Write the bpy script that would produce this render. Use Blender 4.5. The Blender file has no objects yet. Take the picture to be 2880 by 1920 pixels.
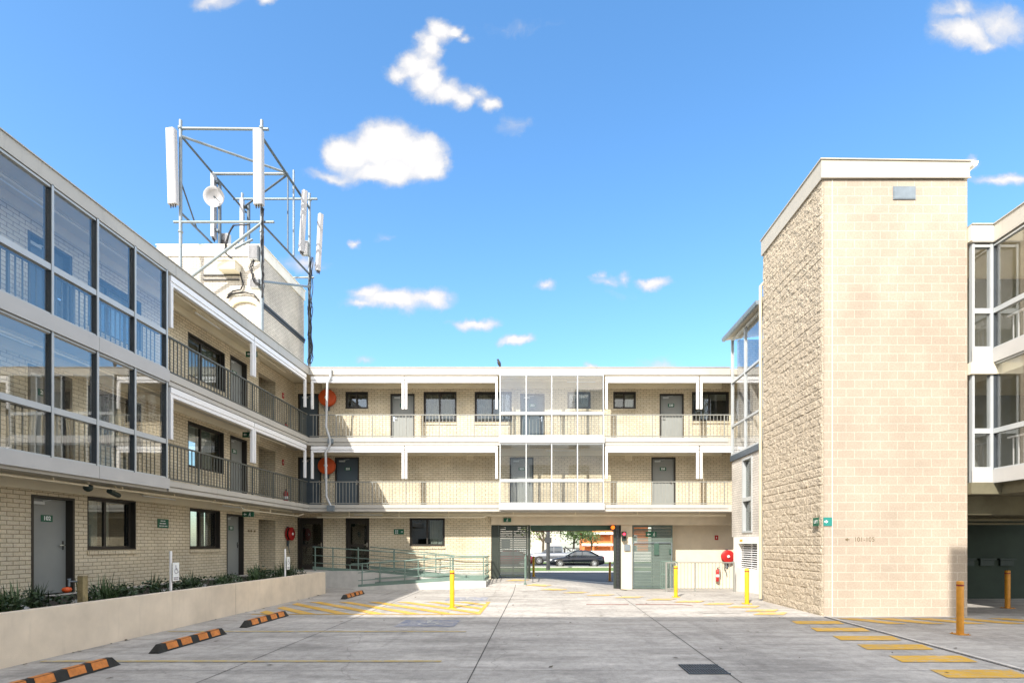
import bpy, math, random
from mathutils import Vector, Matrix, noise

SC = bpy.context.scene
COL = SC.collection
RND = random.Random(11)
PI = math.pi
F = 1485.0            # focal length in photo pixels, principal point (1513.5, 1529.5), eye 1.7 m up
EYE = 1.7


def at(px, py, Y):
    """photo pixel on the plane at depth Y -> (X, Z) in metres"""
    return ((px - 1513.5) * Y / F, EYE + (1529.5 - py) * Y / F)


def sstep(t):
    t = max(0.0, min(1.0, t))
    return t * t * (3 - 2 * t)


def gh(x, y):
    """ground height: level court, tilted apron at the gate, street a little lower"""
    if x < -3.2:
        a = 0.0
    elif x < -1.9:
        a = 0.28 * (x + 3.2) / 1.3
    elif x < -0.4:
        a = 0.28
    elif x < 3.4:
        a = 0.28 - 0.45 * (x + 0.4) / 3.8
    else:
        a = -0.17
    if x > 9:
        a *= max(0, 1 - (x - 9) / 2)
    if y < 22.2:
        return a * sstep((y - 18) / 4)
    t = sstep((y - 22.2) / 10)
    return a * (1 - t) - 0.26 * t


# ------------------------------------------------------------------ materials
MATS = {}


def nmat(name):
    m = bpy.data.materials.new(name)
    m.use_nodes = True
    nt = m.node_tree
    b = nt.nodes['Principled BSDF']
    MATS[name] = m
    return m, nt, b


def N(nt, typ, **kw):
    n = nt.nodes.new(typ)
    for k, v in kw.items():
        setattr(n, k, v)
    return n


def ramp(nt, fac, c0, c1, p0=0.3, p1=0.7):
    r = N(nt, 'ShaderNodeValToRGB')
    r.color_ramp.elements[0].position = p0
    r.color_ramp.elements[1].position = p1
    r.color_ramp.elements[0].color = (*c0, 1)
    r.color_ramp.elements[1].color = (*c1, 1)
    nt.links.new(fac, r.inputs[0])
    return r.outputs[0]


def noise_tex(nt, vec, scale, detail=5, rough=0.6):
    n = N(nt, 'ShaderNodeTexNoise')
    n.inputs['Scale'].default_value = scale
    n.inputs['Detail'].default_value = detail
    n.inputs['Roughness'].default_value = rough
    nt.links.new(vec, n.inputs['Vector'])
    return n.outputs['Fac']


def mixc(nt, fac, a, b, mode='MIX'):
    m = N(nt, 'ShaderNodeMix', data_type='RGBA', blend_type=mode)
    for sock, v in ((m.inputs[0], fac), (m.inputs[6], a), (m.inputs[7], b)):
        if isinstance(v, bpy.types.NodeSocket):
            nt.links.new(v, sock)
        elif isinstance(v, (int, float)):
            sock.default_value = v
        else:
            sock.default_value = (*v, 1)
    return m.outputs[2]


def bump(nt, b, h, strength, dist=0.01):
    bp = N(nt, 'ShaderNodeBump')
    bp.inputs['Strength'].default_value = strength
    bp.inputs['Distance'].default_value = dist
    nt.links.new(h, bp.inputs['Height'])
    nt.links.new(bp.outputs[0], b.inputs['Normal'])


def geo_pos(nt):
    return N(nt, 'ShaderNodeNewGeometry').outputs['Position']


def paint(name, col, rough=0.55, metal=0.0, var=0.1, scale=2.5, bmp=0.0, bscale=60, spec=0.4, dirt=0.0):
    m, nt, b = nmat(name)
    b.inputs['Roughness'].default_value = rough
    b.inputs['Metallic'].default_value = metal
    b.inputs['Specular IOR Level'].default_value = spec
    p = geo_pos(nt)
    f = noise_tex(nt, p, scale, 6)
    lo = tuple(max(0, c * (1 - var)) for c in col)
    hi = tuple(min(1, c * (1 + var * 0.7)) for c in col)
    c = ramp(nt, f, lo, hi)
    if dirt:
        mp = N(nt, 'ShaderNodeMapping')
        mp.inputs['Scale'].default_value = (3.5, 3.5, 0.35)
        nt.links.new(p, mp.inputs[0])
        g = noise_tex(nt, mp.outputs[0], 1.6, 7, 0.7)
        k = N(nt, 'ShaderNodeMapRange')
        k.inputs[1].default_value = 0.55
        k.inputs[2].default_value = 0.8
        k.inputs[4].default_value = dirt
        nt.links.new(g, k.inputs[0])
        c = mixc(nt, k.outputs[0], c, tuple(x * 0.45 for x in col))
    nt.links.new(c, b.inputs['Base Color'])
    if bmp:
        bump(nt, b, noise_tex(nt, p, bscale, 3), bmp)
    return m


def masonry(name, c1, c2, mortar, bw, rh, ms, rough=0.85, depth=0.5, var=0.24, off=0.5):
    m, nt, b = nmat(name)
    b.inputs['Roughness'].default_value = rough
    b.inputs['Specular IOR Level'].default_value = 0.25
    uv = N(nt, 'ShaderNodeUVMap')
    br = N(nt, 'ShaderNodeTexBrick')
    br.offset = off
    br.inputs['Scale'].default_value = 1
    br.inputs['Color1'].default_value = (*c1, 1)
    br.inputs['Color2'].default_value = (*c2, 1)
    br.inputs['Mortar'].default_value = (*mortar, 1)
    br.inputs['Mortar Size'].default_value = ms
    br.inputs['Mortar Smooth'].default_value = 0.25
    br.inputs['Brick Width'].default_value = bw
    br.inputs['Row Height'].default_value = rh
    nt.links.new(uv.outputs[0], br.inputs['Vector'])
    p = geo_pos(nt)
    n1 = noise_tex(nt, p, 0.9, 6)
    n2 = noise_tex(nt, p, 26, 4)
    g = ramp(nt, n1, (1 - var,) * 3, (1 + var * 0.4,) * 3, 0.3, 0.7)
    c = mixc(nt, 1.0, br.outputs['Color'], g, 'MULTIPLY')
    g2 = ramp(nt, n2, (0.86,) * 3, (1.08,) * 3, 0.3, 0.7)
    c = mixc(nt, 1.0, c, g2, 'MULTIPLY')
    nt.links.new(c, b.inputs['Base Color'])
    mt = N(nt, 'ShaderNodeMath', operation='MULTIPLY_ADD')
    nt.links.new(br.outputs['Fac'], mt.inputs[0])
    mt.inputs[1].default_value = -1.0
    nt.links.new(n2, mt.inputs[2])
    bump(nt, b, mt.outputs[0], depth, 0.012)
    return m


def glass(name, tint, refl=1.0, base=0.05, gcol=(1, 1, 1)):
    m = bpy.data.materials.new(name)
    m.use_nodes = True
    nt = m.node_tree
    nt.nodes.clear()
    out = N(nt, 'ShaderNodeOutputMaterial')
    tr = N(nt, 'ShaderNodeBsdfTransparent')
    tr.inputs[0].default_value = (*tint, 1)
    gl = N(nt, 'ShaderNodeBsdfGlossy')
    gl.inputs['Color'].default_value = (*gcol, 1)
    gl.inputs['Roughness'].default_value = 0.012
    lw = N(nt, 'ShaderNodeLayerWeight')
    lw.inputs[0].default_value = 0.5
    pw = N(nt, 'ShaderNodeMath', operation='POWER')
    nt.links.new(lw.outputs['Facing'], pw.inputs[0])
    pw.inputs[1].default_value = 3.6
    ma = N(nt, 'ShaderNodeMath', operation='MULTIPLY_ADD', use_clamp=True)
    nt.links.new(pw.outputs[0], ma.inputs[0])
    ma.inputs[1].default_value = refl
    ma.inputs[2].default_value = base
    bp = N(nt, 'ShaderNodeBump')
    bp.inputs['Strength'].default_value = 0.05
    bp.inputs['Distance'].default_value = 0.02
    nt.links.new(noise_tex(nt, geo_pos(nt), 1.1, 1), bp.inputs['Height'])
    nt.links.new(bp.outputs[0], gl.inputs['Normal'])
    mx = N(nt, 'ShaderNodeMixShader')
    nt.links.new(ma.outputs[0], mx.inputs[0])
    nt.links.new(tr.outputs[0], mx.inputs[1])
    nt.links.new(gl.outputs[0], mx.inputs[2])
    nt.links.new(mx.outputs[0], out.inputs[0])
    MATS[name] = m
    return m


def emit(name, col, strength):
    m, nt, b = nmat(name)
    b.inputs['Base Color'].default_value = (*col, 1)
    b.inputs['Emission Color'].default_value = (*col, 1)
    b.inputs['Emission Strength'].default_value = strength
    b.inputs['Roughness'].default_value = 0.4
    return m


def concrete(name, lo, hi, stain=0.35):
    m, nt, b = nmat(name)
    b.inputs['Roughness'].default_value = 0.85
    b.inputs['Specular IOR Level'].default_value = 0.25
    p = geo_pos(nt)
    mp = N(nt, 'ShaderNodeMapping')
    mp.inputs['Scale'].default_value = (0.35, 1.6, 1)
    nt.links.new(p, mp.inputs[0])
    a = noise_tex(nt, mp.outputs[0], 1.3, 9, 0.68)
    c = ramp(nt, a, lo, hi, 0.32, 0.68)
    s = noise_tex(nt, p, 0.42, 8, 0.7)
    k = N(nt, 'ShaderNodeMapRange')
    k.inputs[1].default_value = 0.5
    k.inputs[2].default_value = 0.72
    k.inputs[4].default_value = stain
    nt.links.new(s, k.inputs[0])
    c = mixc(nt, k.outputs[0], c, tuple(x * 0.5 for x in lo))
    # tyre scuffs drawn out along the lanes, water marks, hairline cracks
    m2 = N(nt, 'ShaderNodeMapping')
    m2.inputs['Scale'].default_value = (2.6, 0.22, 1)
    m2.inputs['Rotation'].default_value = (0, 0, 0.12)
    nt.links.new(p, m2.inputs[0])
    ty = N(nt, 'ShaderNodeMapRange')
    ty.inputs[1].default_value = 0.55
    ty.inputs[2].default_value = 0.75
    ty.inputs[4].default_value = 0.5
    nt.links.new(noise_tex(nt, m2.outputs[0], 1.0, 6, 0.65), ty.inputs[0])
    c = mixc(nt, ty.outputs[0], c, tuple(x * 0.62 for x in lo))
    md = noise_tex(nt, p, 6.5, 8, 0.75)
    c = mixc(nt, 1.0, c, ramp(nt, md, (0.72,) * 3, (1.12,) * 3, 0.3, 0.65), 'MULTIPLY')
    vc = N(nt, 'ShaderNodeTexVoronoi', feature='DISTANCE_TO_EDGE')
    vc.inputs['Scale'].default_value = 0.23
    wp = N(nt, 'ShaderNodeVectorMath', operation='MULTIPLY_ADD')
    nz = N(nt, 'ShaderNodeTexNoise')
    nz.inputs['Scale'].default_value = 1.4
    nz.inputs['Detail'].default_value = 6
    nt.links.new(p, nz.inputs['Vector'])
    nt.links.new(nz.outputs['Color'], wp.inputs[0])
    wp.inputs[1].default_value = (0.7, 0.7, 0)
    nt.links.new(p, wp.inputs[2])
    nt.links.new(wp.outputs[0], vc.inputs['Vector'])
    ck = N(nt, 'ShaderNodeMapRange')
    ck.inputs[1].default_value = 0.0008
    ck.inputs[2].default_value = 0.0022
    ck.inputs[3].default_value = 0.28
    ck.inputs[4].default_value = 0.0
    nt.links.new(vc.outputs['Distance'], ck.inputs[0])
    c = mixc(nt, ck.outputs[0], c, (0.09, 0.08, 0.07))
    fine = noise_tex(nt, p, 45, 4, 0.7)
    c = mixc(nt, 1.0, c, ramp(nt, fine, (0.84,) * 3, (1.12,) * 3), 'MULTIPLY')
    # small dark drips and gum spots
    v = N(nt, 'ShaderNodeTexVoronoi')
    v.inputs['Scale'].default_value = 2.3
    nt.links.new(p, v.inputs['Vector'])
    sp = N(nt, 'ShaderNodeMapRange')
    sp.inputs[1].default_value = 0.03
    sp.inputs[2].default_value = 0.075
    sp.inputs[3].default_value = 0.45
    sp.inputs[4].default_value = 0.0
    nt.links.new(v.outputs['Distance'], sp.inputs[0])
    gate = N(nt, 'ShaderNodeMath', operation='MULTIPLY')
    nt.links.new(sp.outputs[0], gate.inputs[0])
    gg = N(nt, 'ShaderNodeMapRange')
    gg.inputs[1].default_value = 0.5
    gg.inputs[2].default_value = 0.56
    nt.links.new(noise_tex(nt, p, 0.9, 2), gg.inputs[0])
    nt.links.new(gg.outputs[0], gate.inputs[1])
    c = mixc(nt, gate.outputs[0], c, (0.06, 0.055, 0.05))
    nt.links.new(c, b.inputs['Base Color'])
    bump(nt, b, fine, 0.25, 0.004)
    return m


def worn_paint(name, col, under, amount=0.5):
    """road paint scuffed through to the concrete"""
    m, nt, b = nmat(name)
    b.inputs['Roughness'].default_value = 0.75
    b.inputs['Specular IOR Level'].default_value = 0.25
    p = geo_pos(nt)
    mp = N(nt, 'ShaderNodeMapping')
    mp.inputs['Scale'].default_value = (1, 2.2, 1)
    nt.links.new(p, mp.inputs[0])
    a = noise_tex(nt, mp.outputs[0], 5, 9, 0.75)
    k = N(nt, 'ShaderNodeMapRange')
    k.inputs[1].default_value = 0.62 - amount * 0.35
    k.inputs[2].default_value = 0.78 - amount * 0.3
    nt.links.new(a, k.inputs[0])
    c = mixc(nt, k.outputs[0], col, under)
    c = mixc(nt, 1.0, c, ramp(nt, noise_tex(nt, p, 1.2, 5), (0.8,) * 3, (1.05,) * 3), 'MULTIPLY')
    nt.links.new(c, b.inputs['Base Color'])
    return m


def build_mats():
    CONC = (0.41, 0.385, 0.35)
    concrete('concrete', (0.285, 0.265, 0.24), (0.52, 0.485, 0.44), 0.6)
    concrete('concrete_pale', (0.52, 0.48, 0.43), (0.66, 0.61, 0.55), 0.3)
    concrete('asphalt', (0.045, 0.048, 0.055), (0.075, 0.078, 0.085), 0.3)
    concrete('footpath', (0.42, 0.40, 0.37), (0.55, 0.53, 0.5), 0.2)
    paint('earth', (0.10, 0.09, 0.06), 0.95, var=0.3, bmp=0.5)
    paint('mulch', (0.035, 0.028, 0.022), 0.95, var=0.5, scale=18, bmp=0.9)
    paint('grass', (0.10, 0.16, 0.035), 0.9, var=0.4, scale=6, bmp=0.6)
    masonry('brick_cream', (0.73, 0.64, 0.475), (0.67, 0.575, 0.41), (0.31, 0.25, 0.165), 0.243, 0.0862, 0.0075, depth=0.6)
    masonry('brick_white', (0.62, 0.57, 0.51), (0.57, 0.53, 0.47), (0.22, 0.19, 0.17), 0.243, 0.0862, 0.006, depth=0.6)
    masonry('block_smooth', (0.41, 0.34, 0.268), (0.385, 0.318, 0.25), (0.505, 0.435, 0.355), 0.405, 0.207, 0.009, depth=0.2, var=0.15)
    rough_block()
    paint('cream_trim', (0.74, 0.69, 0.57), 0.6, var=0.06, dirt=0.12)
    paint('cream_soffit', (0.74, 0.675, 0.52), 0.75, var=0.07, scale=1.2)
    paint('white_fascia', (0.47, 0.445, 0.395), 0.5, var=0.08, scale=0.8, dirt=0.4)
    paint('white_metal', (0.84, 0.83, 0.82), 0.4, var=0.03)
    paint('silver_frame', (0.48, 0.50, 0.50), 0.4, 0.15, var=0.05)
    paint('frame_dark', (0.05, 0.06, 0.07), 0.5, var=0.1)
    paint('grey_panel', (0.47, 0.46, 0.44), 0.5, 0.0, var=0.05, dirt=0.1)
    paint('tower_cap', (0.44, 0.40, 0.33), 0.5, var=0.05, dirt=0.08)
    paint('render_beige', (0.72, 0.61, 0.475), 0.85, var=0.15, scale=1.3, bmp=0.3, bscale=90, dirt=0.3)
    paint('render_tan', (0.66, 0.57, 0.43), 0.8, var=0.08)
    paint('render_grey', (0.52, 0.50, 0.46), 0.85, var=0.15, dirt=0.3)
    paint('pale_render', (0.80, 0.77, 0.71), 0.8, var=0.08)
    paint('frame_brown', (0.035, 0.03, 0.024), 0.45, var=0.15)
    paint('door_grey', (0.25, 0.26, 0.245), 0.5, var=0.07, scale=1.5)
    paint('door_blue', (0.07, 0.095, 0.115), 0.5, var=0.07)
    paint('rail_grey', (0.25, 0.25, 0.225), 0.45, var=0.1)
    paint('rail_dark', (0.105, 0.11, 0.095), 0.5, var=0.1)
    paint('green_rail', (0.15, 0.215, 0.18), 0.45, var=0.12)
    paint('green_dark', (0.05, 0.10, 0.075), 0.55, var=0.2)
    paint('gate_dark', (0.03, 0.038, 0.03), 0.5, var=0.2)
    paint('gate_green', (0.09, 0.12, 0.102), 0.5, var=0.12)
    paint('galv', (0.21, 0.245, 0.27), 0.45, 0.3, var=0.14, scale=7)
    paint('galv_dark', (0.10, 0.125, 0.15), 0.5, 0.3, var=0.15, scale=7)
    paint('pipe_grey', (0.48, 0.49, 0.49), 0.5, var=0.08)
    paint('pipe_cream', (0.80, 0.72, 0.55), 0.5, var=0.05)
    paint('antenna_white', (0.41, 0.405, 0.42), 0.45, var=0.03)
    paint('black_rubber', (0.022, 0.021, 0.018), 0.7, var=0.3, scale=9, bmp=0.3)
    paint('cable_black', (0.018, 0.018, 0.02), 0.55)
    paint('stop_orange', (0.56, 0.19, 0.04), 0.5, var=0.3, scale=14, dirt=0.4)
    paint('bollard_yellow', (0.70, 0.40, 0.015), 0.42, var=0.18, scale=7, dirt=0.35)
    paint('bollard_amber', (0.56, 0.24, 0.02), 0.45, var=0.2, scale=7, dirt=0.35)
    paint('band_red', (0.22, 0.02, 0.015), 0.5)
    paint('hose_orange', (0.58, 0.085, 0.015), 0.45)
    paint('fire_red', (0.42, 0.02, 0.018), 0.38)
    paint('sign_green', (0.012, 0.10, 0.055), 0.4, var=0.04)
    paint('sign_teal', (0.015, 0.20, 0.17), 0.4, var=0.04)
    paint('sign_dark', (0.02, 0.035, 0.03), 0.5)
    paint('sign_white', (0.80, 0.82, 0.80), 0.5, var=0.02)
    paint('sign_text_dim', (0.30, 0.36, 0.33), 0.5)
    paint('house_cream', (0.46, 0.43, 0.37), 0.8, var=0.08)
    paint('sign_grey', (0.30, 0.28, 0.31), 0.6)
    paint('sign_blue', (0.06, 0.11, 0.35), 0.5, var=0.05)
    paint('stencil_text', (0.15, 0.11, 0.06), 0.8)
    paint('curtain', (0.50, 0.48, 0.42), 0.9, var=0.12, scale=4)
    paint('curtain_check', (0.42, 0.36, 0.28), 0.9, var=0.3, scale=9)
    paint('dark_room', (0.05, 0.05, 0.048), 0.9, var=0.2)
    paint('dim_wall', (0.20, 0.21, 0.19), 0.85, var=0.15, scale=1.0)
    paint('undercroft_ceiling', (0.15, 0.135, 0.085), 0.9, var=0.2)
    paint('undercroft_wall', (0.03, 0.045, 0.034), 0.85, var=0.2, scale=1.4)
    paint('bark', (0.10, 0.075, 0.05), 0.9, var=0.3, scale=14, bmp=0.5)
    paint('timber_post', (0.25, 0.20, 0.10), 0.85, var=0.3, scale=16, bmp=0.4)
    paint('leaf_dark', (0.032, 0.06, 0.02), 0.5, var=0.5, scale=5, spec=0.5)
    paint('leaf_mid', (0.055, 0.10, 0.03), 0.5, var=0.5, scale=3, spec=0.5)
    paint('leaf_yellow', (0.13, 0.17, 0.03), 0.55, var=0.4, scale=1.2)
    paint('leaf_tree', (0.075, 0.12, 0.03), 0.6, var=0.55, scale=1.1)
    paint('flower_yellow', (0.72, 0.42, 0.02), 0.6, var=0.2)
    paint('stone', (0.40, 0.39, 0.37), 0.9, var=0.3, scale=6, bmp=0.5)
    paint('car_black', (0.006, 0.008, 0.014), 0.12, 0.3, var=0.1, spec=0.7)
    paint('car_silver', (0.28, 0.29, 0.31), 0.22, 0.7, var=0.05)
    paint('car_red', (0.12, 0.012, 0.02), 0.2, 0.2, var=0.05)
    paint('car_glass', (0.04, 0.05, 0.06), 0.05, 0.0, spec=1.0)
    paint('chrome', (0.75, 0.76, 0.78), 0.18, 1.0, var=0.03)
    paint('tail_red', (0.5, 0.01, 0.01), 0.2)
    paint('lamp_white', (0.85, 0.87, 0.88), 0.15)
    paint('brick_orange', (0.62, 0.19, 0.055), 0.8, var=0.12)
    paint('roof_tile', (0.36, 0.18, 0.12), 0.8, var=0.2)
    paint('bird_dark', (0.05, 0.045, 0.04), 0.8, var=0.3, scale=20)
    emit('beacon_orange', (1.0, 0.16, 0.01), 0.8)
    emit('lamp_red', (1.0, 0.03, 0.06), 2.2)
    glass('window_glass', (0.72, 0.76, 0.75), 0.8, 0.06)
    glass('bay_glass', (0.985, 0.99, 0.985), 1.0, 0.085)
    glass('bay_glass_blue', (0.98, 0.99, 0.995), 0.85, 0.07)
    worn_paint('paint_yellow', (0.62, 0.36, 0.05), CONC, 0.36)
    worn_paint('paint_yellow_faint', (0.66, 0.40, 0.08), CONC, 0.5)
    worn_paint('paint_line', (0.50, 0.37, 0.14), CONC, 0.5)
    worn_paint('paint_blue', (0.17, 0.20, 0.29), CONC, 0.62)
    worn_paint('paint_white', (0.6, 0.6, 0.58), CONC, 0.6)
    paint('joint_dark', (0.07, 0.065, 0.06), 0.9, var=0.3, scale=8)
    paint('alloy', (0.62, 0.63, 0.64), 0.3, 0.2)
    paint('pipe_buff', (0.56, 0.46, 0.32), 0.55)
    paint('steel_dark', (0.06, 0.06, 0.062), 0.5, 0.3, var=0.2, scale=9)
    paint('channel_red', (0.20, 0.08, 0.06), 0.7, var=0.3, scale=6)


def rough_block():
    m, nt, b = nmat('block_rough')
    b.inputs['Roughness'].default_value = 0.9
    b.inputs['Specular IOR Level'].default_value = 0.2
    uv = N(nt, 'ShaderNodeUVMap')
    br = N(nt, 'ShaderNodeTexBrick')
    br.inputs['Scale'].default_value = 1
    br.inputs['Color1'].default_value = (0.47, 0.395, 0.30, 1)
    br.inputs['Color2'].default_value = (0.43, 0.36, 0.27, 1)
    br.inputs['Mortar'].default_value = (0.56, 0.48, 0.36, 1)
    br.inputs['Mortar Size'].default_value = 0.006
    br.inputs['Brick Width'].default_value = 0.405
    br.inputs['Row Height'].default_value = 0.207
    nt.links.new(uv.outputs[0], br.inputs['Vector'])
    p = geo_pos(nt)
    f = noise_tex(nt, p, 30, 7, 0.8)
    c = mixc(nt, 1.0, br.outputs['Color'], ramp(nt, f, (0.45,) * 3, (1.15,) * 3, 0.32, 0.6), 'MULTIPLY')
    nt.links.new(c, b.inputs['Base Color'])
    bump(nt, b, noise_tex(nt, p, 38, 5, 0.7), 0.7, 0.02)


# ------------------------------------------------------------------ mesh builder
def I(p):
    return p


def LEFT(p):       # u runs along +Y, d is the distance west of the camera axis
    return (-p[1], p[0], p[2])


def RIGHT(p):      # u runs along -Y, d is the distance east
    return (p[1], -p[0], p[2])


ORG = {}


class MB:
    def __init__(s, T=I):
        s.v, s.f, s.m, s.sm, s.T, s.mi = [], [], [], [], T, 0

    def add(s, vs, fs, smooth=False):
        o = len(s.v)
        s.v += [s.T(tuple(p)) for p in vs]
        for f in fs:
            s.f.append([o + i for i in f])
            s.m.append(s.mi)
            s.sm.append(smooth)
        return s

    def box(s, u0, u1, d0, d1, z0, z1):
        u0, u1 = min(u0, u1), max(u0, u1)
        d0, d1 = min(d0, d1), max(d0, d1)
        z0, z1 = min(z0, z1), max(z0, z1)
        vs = [(u0, d0, z0), (u1, d0, z0), (u1, d1, z0), (u0, d1, z0),
              (u0, d0, z1), (u1, d0, z1), (u1, d1, z1), (u0, d1, z1)]
        return s.add(vs, [(0, 3, 2, 1), (4, 5, 6, 7), (0, 1, 5, 4), (1, 2, 6, 5), (2, 3, 7, 6), (3, 0, 4, 7)])

    def cbox(s, c, size, rot=None):
        h = [x / 2 for x in size]
        vs = []
        for z in (-1, 1):
            for x, y in ((-1, -1), (1, -1), (1, 1), (-1, 1)):
                q = Vector((x * h[0], y * h[1], z * h[2]))
                if rot is not None:
                    q = rot @ q
                vs.append(tuple(q + Vector(c)))
        return s.add(vs, [(0, 3, 2, 1), (4, 5, 6, 7), (0, 1, 5, 4), (1, 2, 6, 5), (2, 3, 7, 6), (3, 0, 4, 7)])

    def bar(s, p, q, w, h=None):
        """square bar from p to q"""
        p, q = Vector(p), Vector(q)
        d = q - p
        rot = d.to_track_quat('Z', 'Y').to_matrix()
        return s.cbox(tuple((p + q) / 2), (w, h or w, d.length), rot)

    def tube(s, p, q, r, n=10, r2=None, caps=True):
        p, q = Vector(p), Vector(q)
        d = (q - p).normalized()
        a = d.orthogonal().normalized()
        b = d.cross(a)
        r2 = r if r2 is None else r2
        vs = []
        for c, rr in ((p, r), (q, r2)):
            for i in range(n):
                t = 2 * PI * i / n
                vs.append(tuple(c + (a * math.cos(t) + b * math.sin(t)) * rr))
        s.add(vs, [(i, (i + 1) % n, n + (i + 1) % n, n + i) for i in range(n)], True)
        if caps:
            s.add(vs[:n], [tuple(range(n - 1, -1, -1))])
            s.add(vs[n:], [tuple(range(n))])
        return s

    def path(s, pts, r, n=8):
        """bent tube with mitred joints"""
        P = [Vector(p) for p in pts]
        rings = []
        prev = None
        for i, p in enumerate(P):
            t = (P[min(i + 1, len(P) - 1)] - P[max(i - 1, 0)]).normalized()
            a = t.orthogonal().normalized() if prev is None else (prev - t * prev.dot(t)).normalized()
            prev = a
            b = t.cross(a)
            rings.append([tuple(p + (a * math.cos(2 * PI * k / n) + b * math.sin(2 * PI * k / n)) * r) for k in range(n)])
        vs = [v for rg in rings for v in rg]
        fs = []
        for i in range(len(P) - 1):
            for k in range(n):
                fs.append((i * n + k, i * n + (k + 1) % n, (i + 1) * n + (k + 1) % n, (i + 1) * n + k))
        s.add(vs, fs, True)
        s.add(rings[0], [tuple(range(n - 1, -1, -1))])
        s.add(rings[-1], [tuple(range(n))])
        return s

    def lathe(s, prof, c, ax=(0, 0, 1), n=24):
        """prof: (radius, height) pairs turned about ax through c"""
        ax = Vector(ax).normalized()
        a = ax.orthogonal().normalized()
        b = ax.cross(a)
        c = Vector(c)
        vs = []
        for r, h in prof:
            for i in range(n):
                t = 2 * PI * i / n
                vs.append(tuple(c + ax * h + (a * math.cos(t) + b * math.sin(t)) * r))
        fs = []
        for j in range(len(prof) - 1):
            for i in range(n):
                fs.append((j * n + i, j * n + (i + 1) % n, (j + 1) * n + (i + 1) % n, (j + 1) * n + i))
        s.add(vs, fs, True)
        s.add(vs[:n], [tuple(range(n - 1, -1, -1))])
        s.add(vs[-n:], [tuple(range(n))])
        return s

    def prism(s, poly, off):
        """poly: list of 3D points, extruded by off"""
        n = len(poly)
        off = Vector(off)
        vs = [tuple(p) for p in poly] + [tuple(Vector(p) + off) for p in poly]
        s.add(vs, [tuple(range(n - 1, -1, -1)), tuple(range(n, 2 * n))] +
              [(i, (i + 1) % n, n + (i + 1) % n, n + i) for i in range(n)])
        return s

    def wall(s, u0, u1, z0, z1, d, th, holes):
        """wall plate with rectangular holes and closed reveals"""
        us = sorted({u0, u1} | {min(max(h[k], u0), u1) for h in holes for k in (0, 1)})
        zs = sorted({z0, z1} | {min(max(h[k], z0), z1) for h in holes for k in (2, 3)})
        nu, nz = len(us) - 1, len(zs) - 1

        def solid(i, j):
            if i < 0 or j < 0 or i >= nu or j >= nz:
                return False
            cu, cz = (us[i] + us[i + 1]) / 2, (zs[j] + zs[j + 1]) / 2
            return not any(h[0] < cu < h[1] and h[2] < cz < h[3] for h in holes)
        for i in range(nu):
            for j in range(nz):
                if not solid(i, j):
                    continue
                a, b, c, e = us[i], us[i + 1], zs[j], zs[j + 1]
                D = d + th
                s.add([(a, d, c), (b, d, c), (b, d, e), (a, d, e)], [(0, 1, 2, 3)])
                s.add([(a, D, c), (b, D, c), (b, D, e), (a, D, e)], [(3, 2, 1, 0)])
                if not solid(i - 1, j):
                    s.add([(a, d, c), (a, D, c), (a, D, e), (a, d, e)], [(3, 2, 1, 0)])
                if not solid(i + 1, j):
                    s.add([(b, d, c), (b, D, c), (b, D, e), (b, d, e)], [(0, 1, 2, 3)])
                if not solid(i, j - 1):
                    s.add([(a, d, c), (b, d, c), (b, D, c), (a, D, c)], [(3, 2, 1, 0)])
                if not solid(i, j + 1):
                    s.add([(a, d, e), (b, d, e), (b, D, e), (a, D, e)], [(0, 1, 2, 3)])
        return s

    def text(s, string, size, o, ux=(1, 0, 0), uz=(0, 0, 1), lift=0.003, bold=0.0):
        """lettering centred on o, running along ux"""
        cu = bpy.data.curves.new('lettering', 'FONT')
        cu.body = string
        cu.size = size
        cu.align_x = 'CENTER'
        cu.align_y = 'CENTER'
        cu.offset = bold
        ob = bpy.data.objects.new('lettering', cu)
        COL.objects.link(ob)
        dg = bpy.context.evaluated_depsgraph_get()
        me = bpy.data.meshes.new_from_object(ob.evaluated_get(dg))
        ux, uz, o = Vector(ux), Vector(uz), Vector(o)
        nrm = ux.cross(uz)
        vs = [tuple(o + ux * v.co.x + uz * v.co.y + nrm * lift) for v in me.vertices]
        s.add(vs, [tuple(p.vertices) for p in me.polygons])
        bpy.data.objects.remove(ob)
        bpy.data.curves.remove(cu)
        bpy.data.meshes.remove(me)
        return s

    def build(s, name, mats, parent=None, org=None, label=None, cat=None, group=None, kind=None):
        if isinstance(mats, str):
            mats = [mats]
        o3 = ORG[parent] if parent is not None else Vector(org or (0, 0, 0))
        me = bpy.data.meshes.new(name)
        me.from_pydata([tuple(Vector(p) - o3) for p in s.v], [], s.f)
        for m in mats:
            me.materials.append(MATS[m])
        me.polygons.foreach_set('material_index', s.m)
        me.polygons.foreach_set('use_smooth', s.sm)
        uvl = me.uv_layers.new(name='UVMap')
        co = s.v
        for p in me.polygons:
            n = p.normal
            ax, ay, az = abs(n.x), abs(n.y), abs(n.z)
            for li in p.loop_indices:
                c = co[me.loops[li].vertex_index]
                if az >= ax and az >= ay:
                    uvl.data[li].uv = (c[0], c[1])
                elif ax > ay:
                    uvl.data[li].uv = (c[1], c[2])
                else:
                    uvl.data[li].uv = (c[0], c[2])
        me.update()
        ob = bpy.data.objects.new(name, me)
        COL.objects.link(ob)
        ORG[ob] = o3
        if parent is not None:
            ob.parent = parent
        else:
            ob.location = o3
        tag(ob, label, cat, group, kind)
        return ob


def tag(o, label=None, cat=None, group=None, kind=None):
    for k, v in (('label', label), ('category', cat), ('group', group), ('kind', kind)):
        if v:
            o[k] = v
    return o


def thing(name, loc, label, cat, group=None):
    o = bpy.data.objects.new(name, None)
    o.empty_display_size = 0.2
    o.location = loc
    COL.objects.link(o)
    ORG[o] = Vector(loc)
    return tag(o, label, cat, group)


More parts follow.
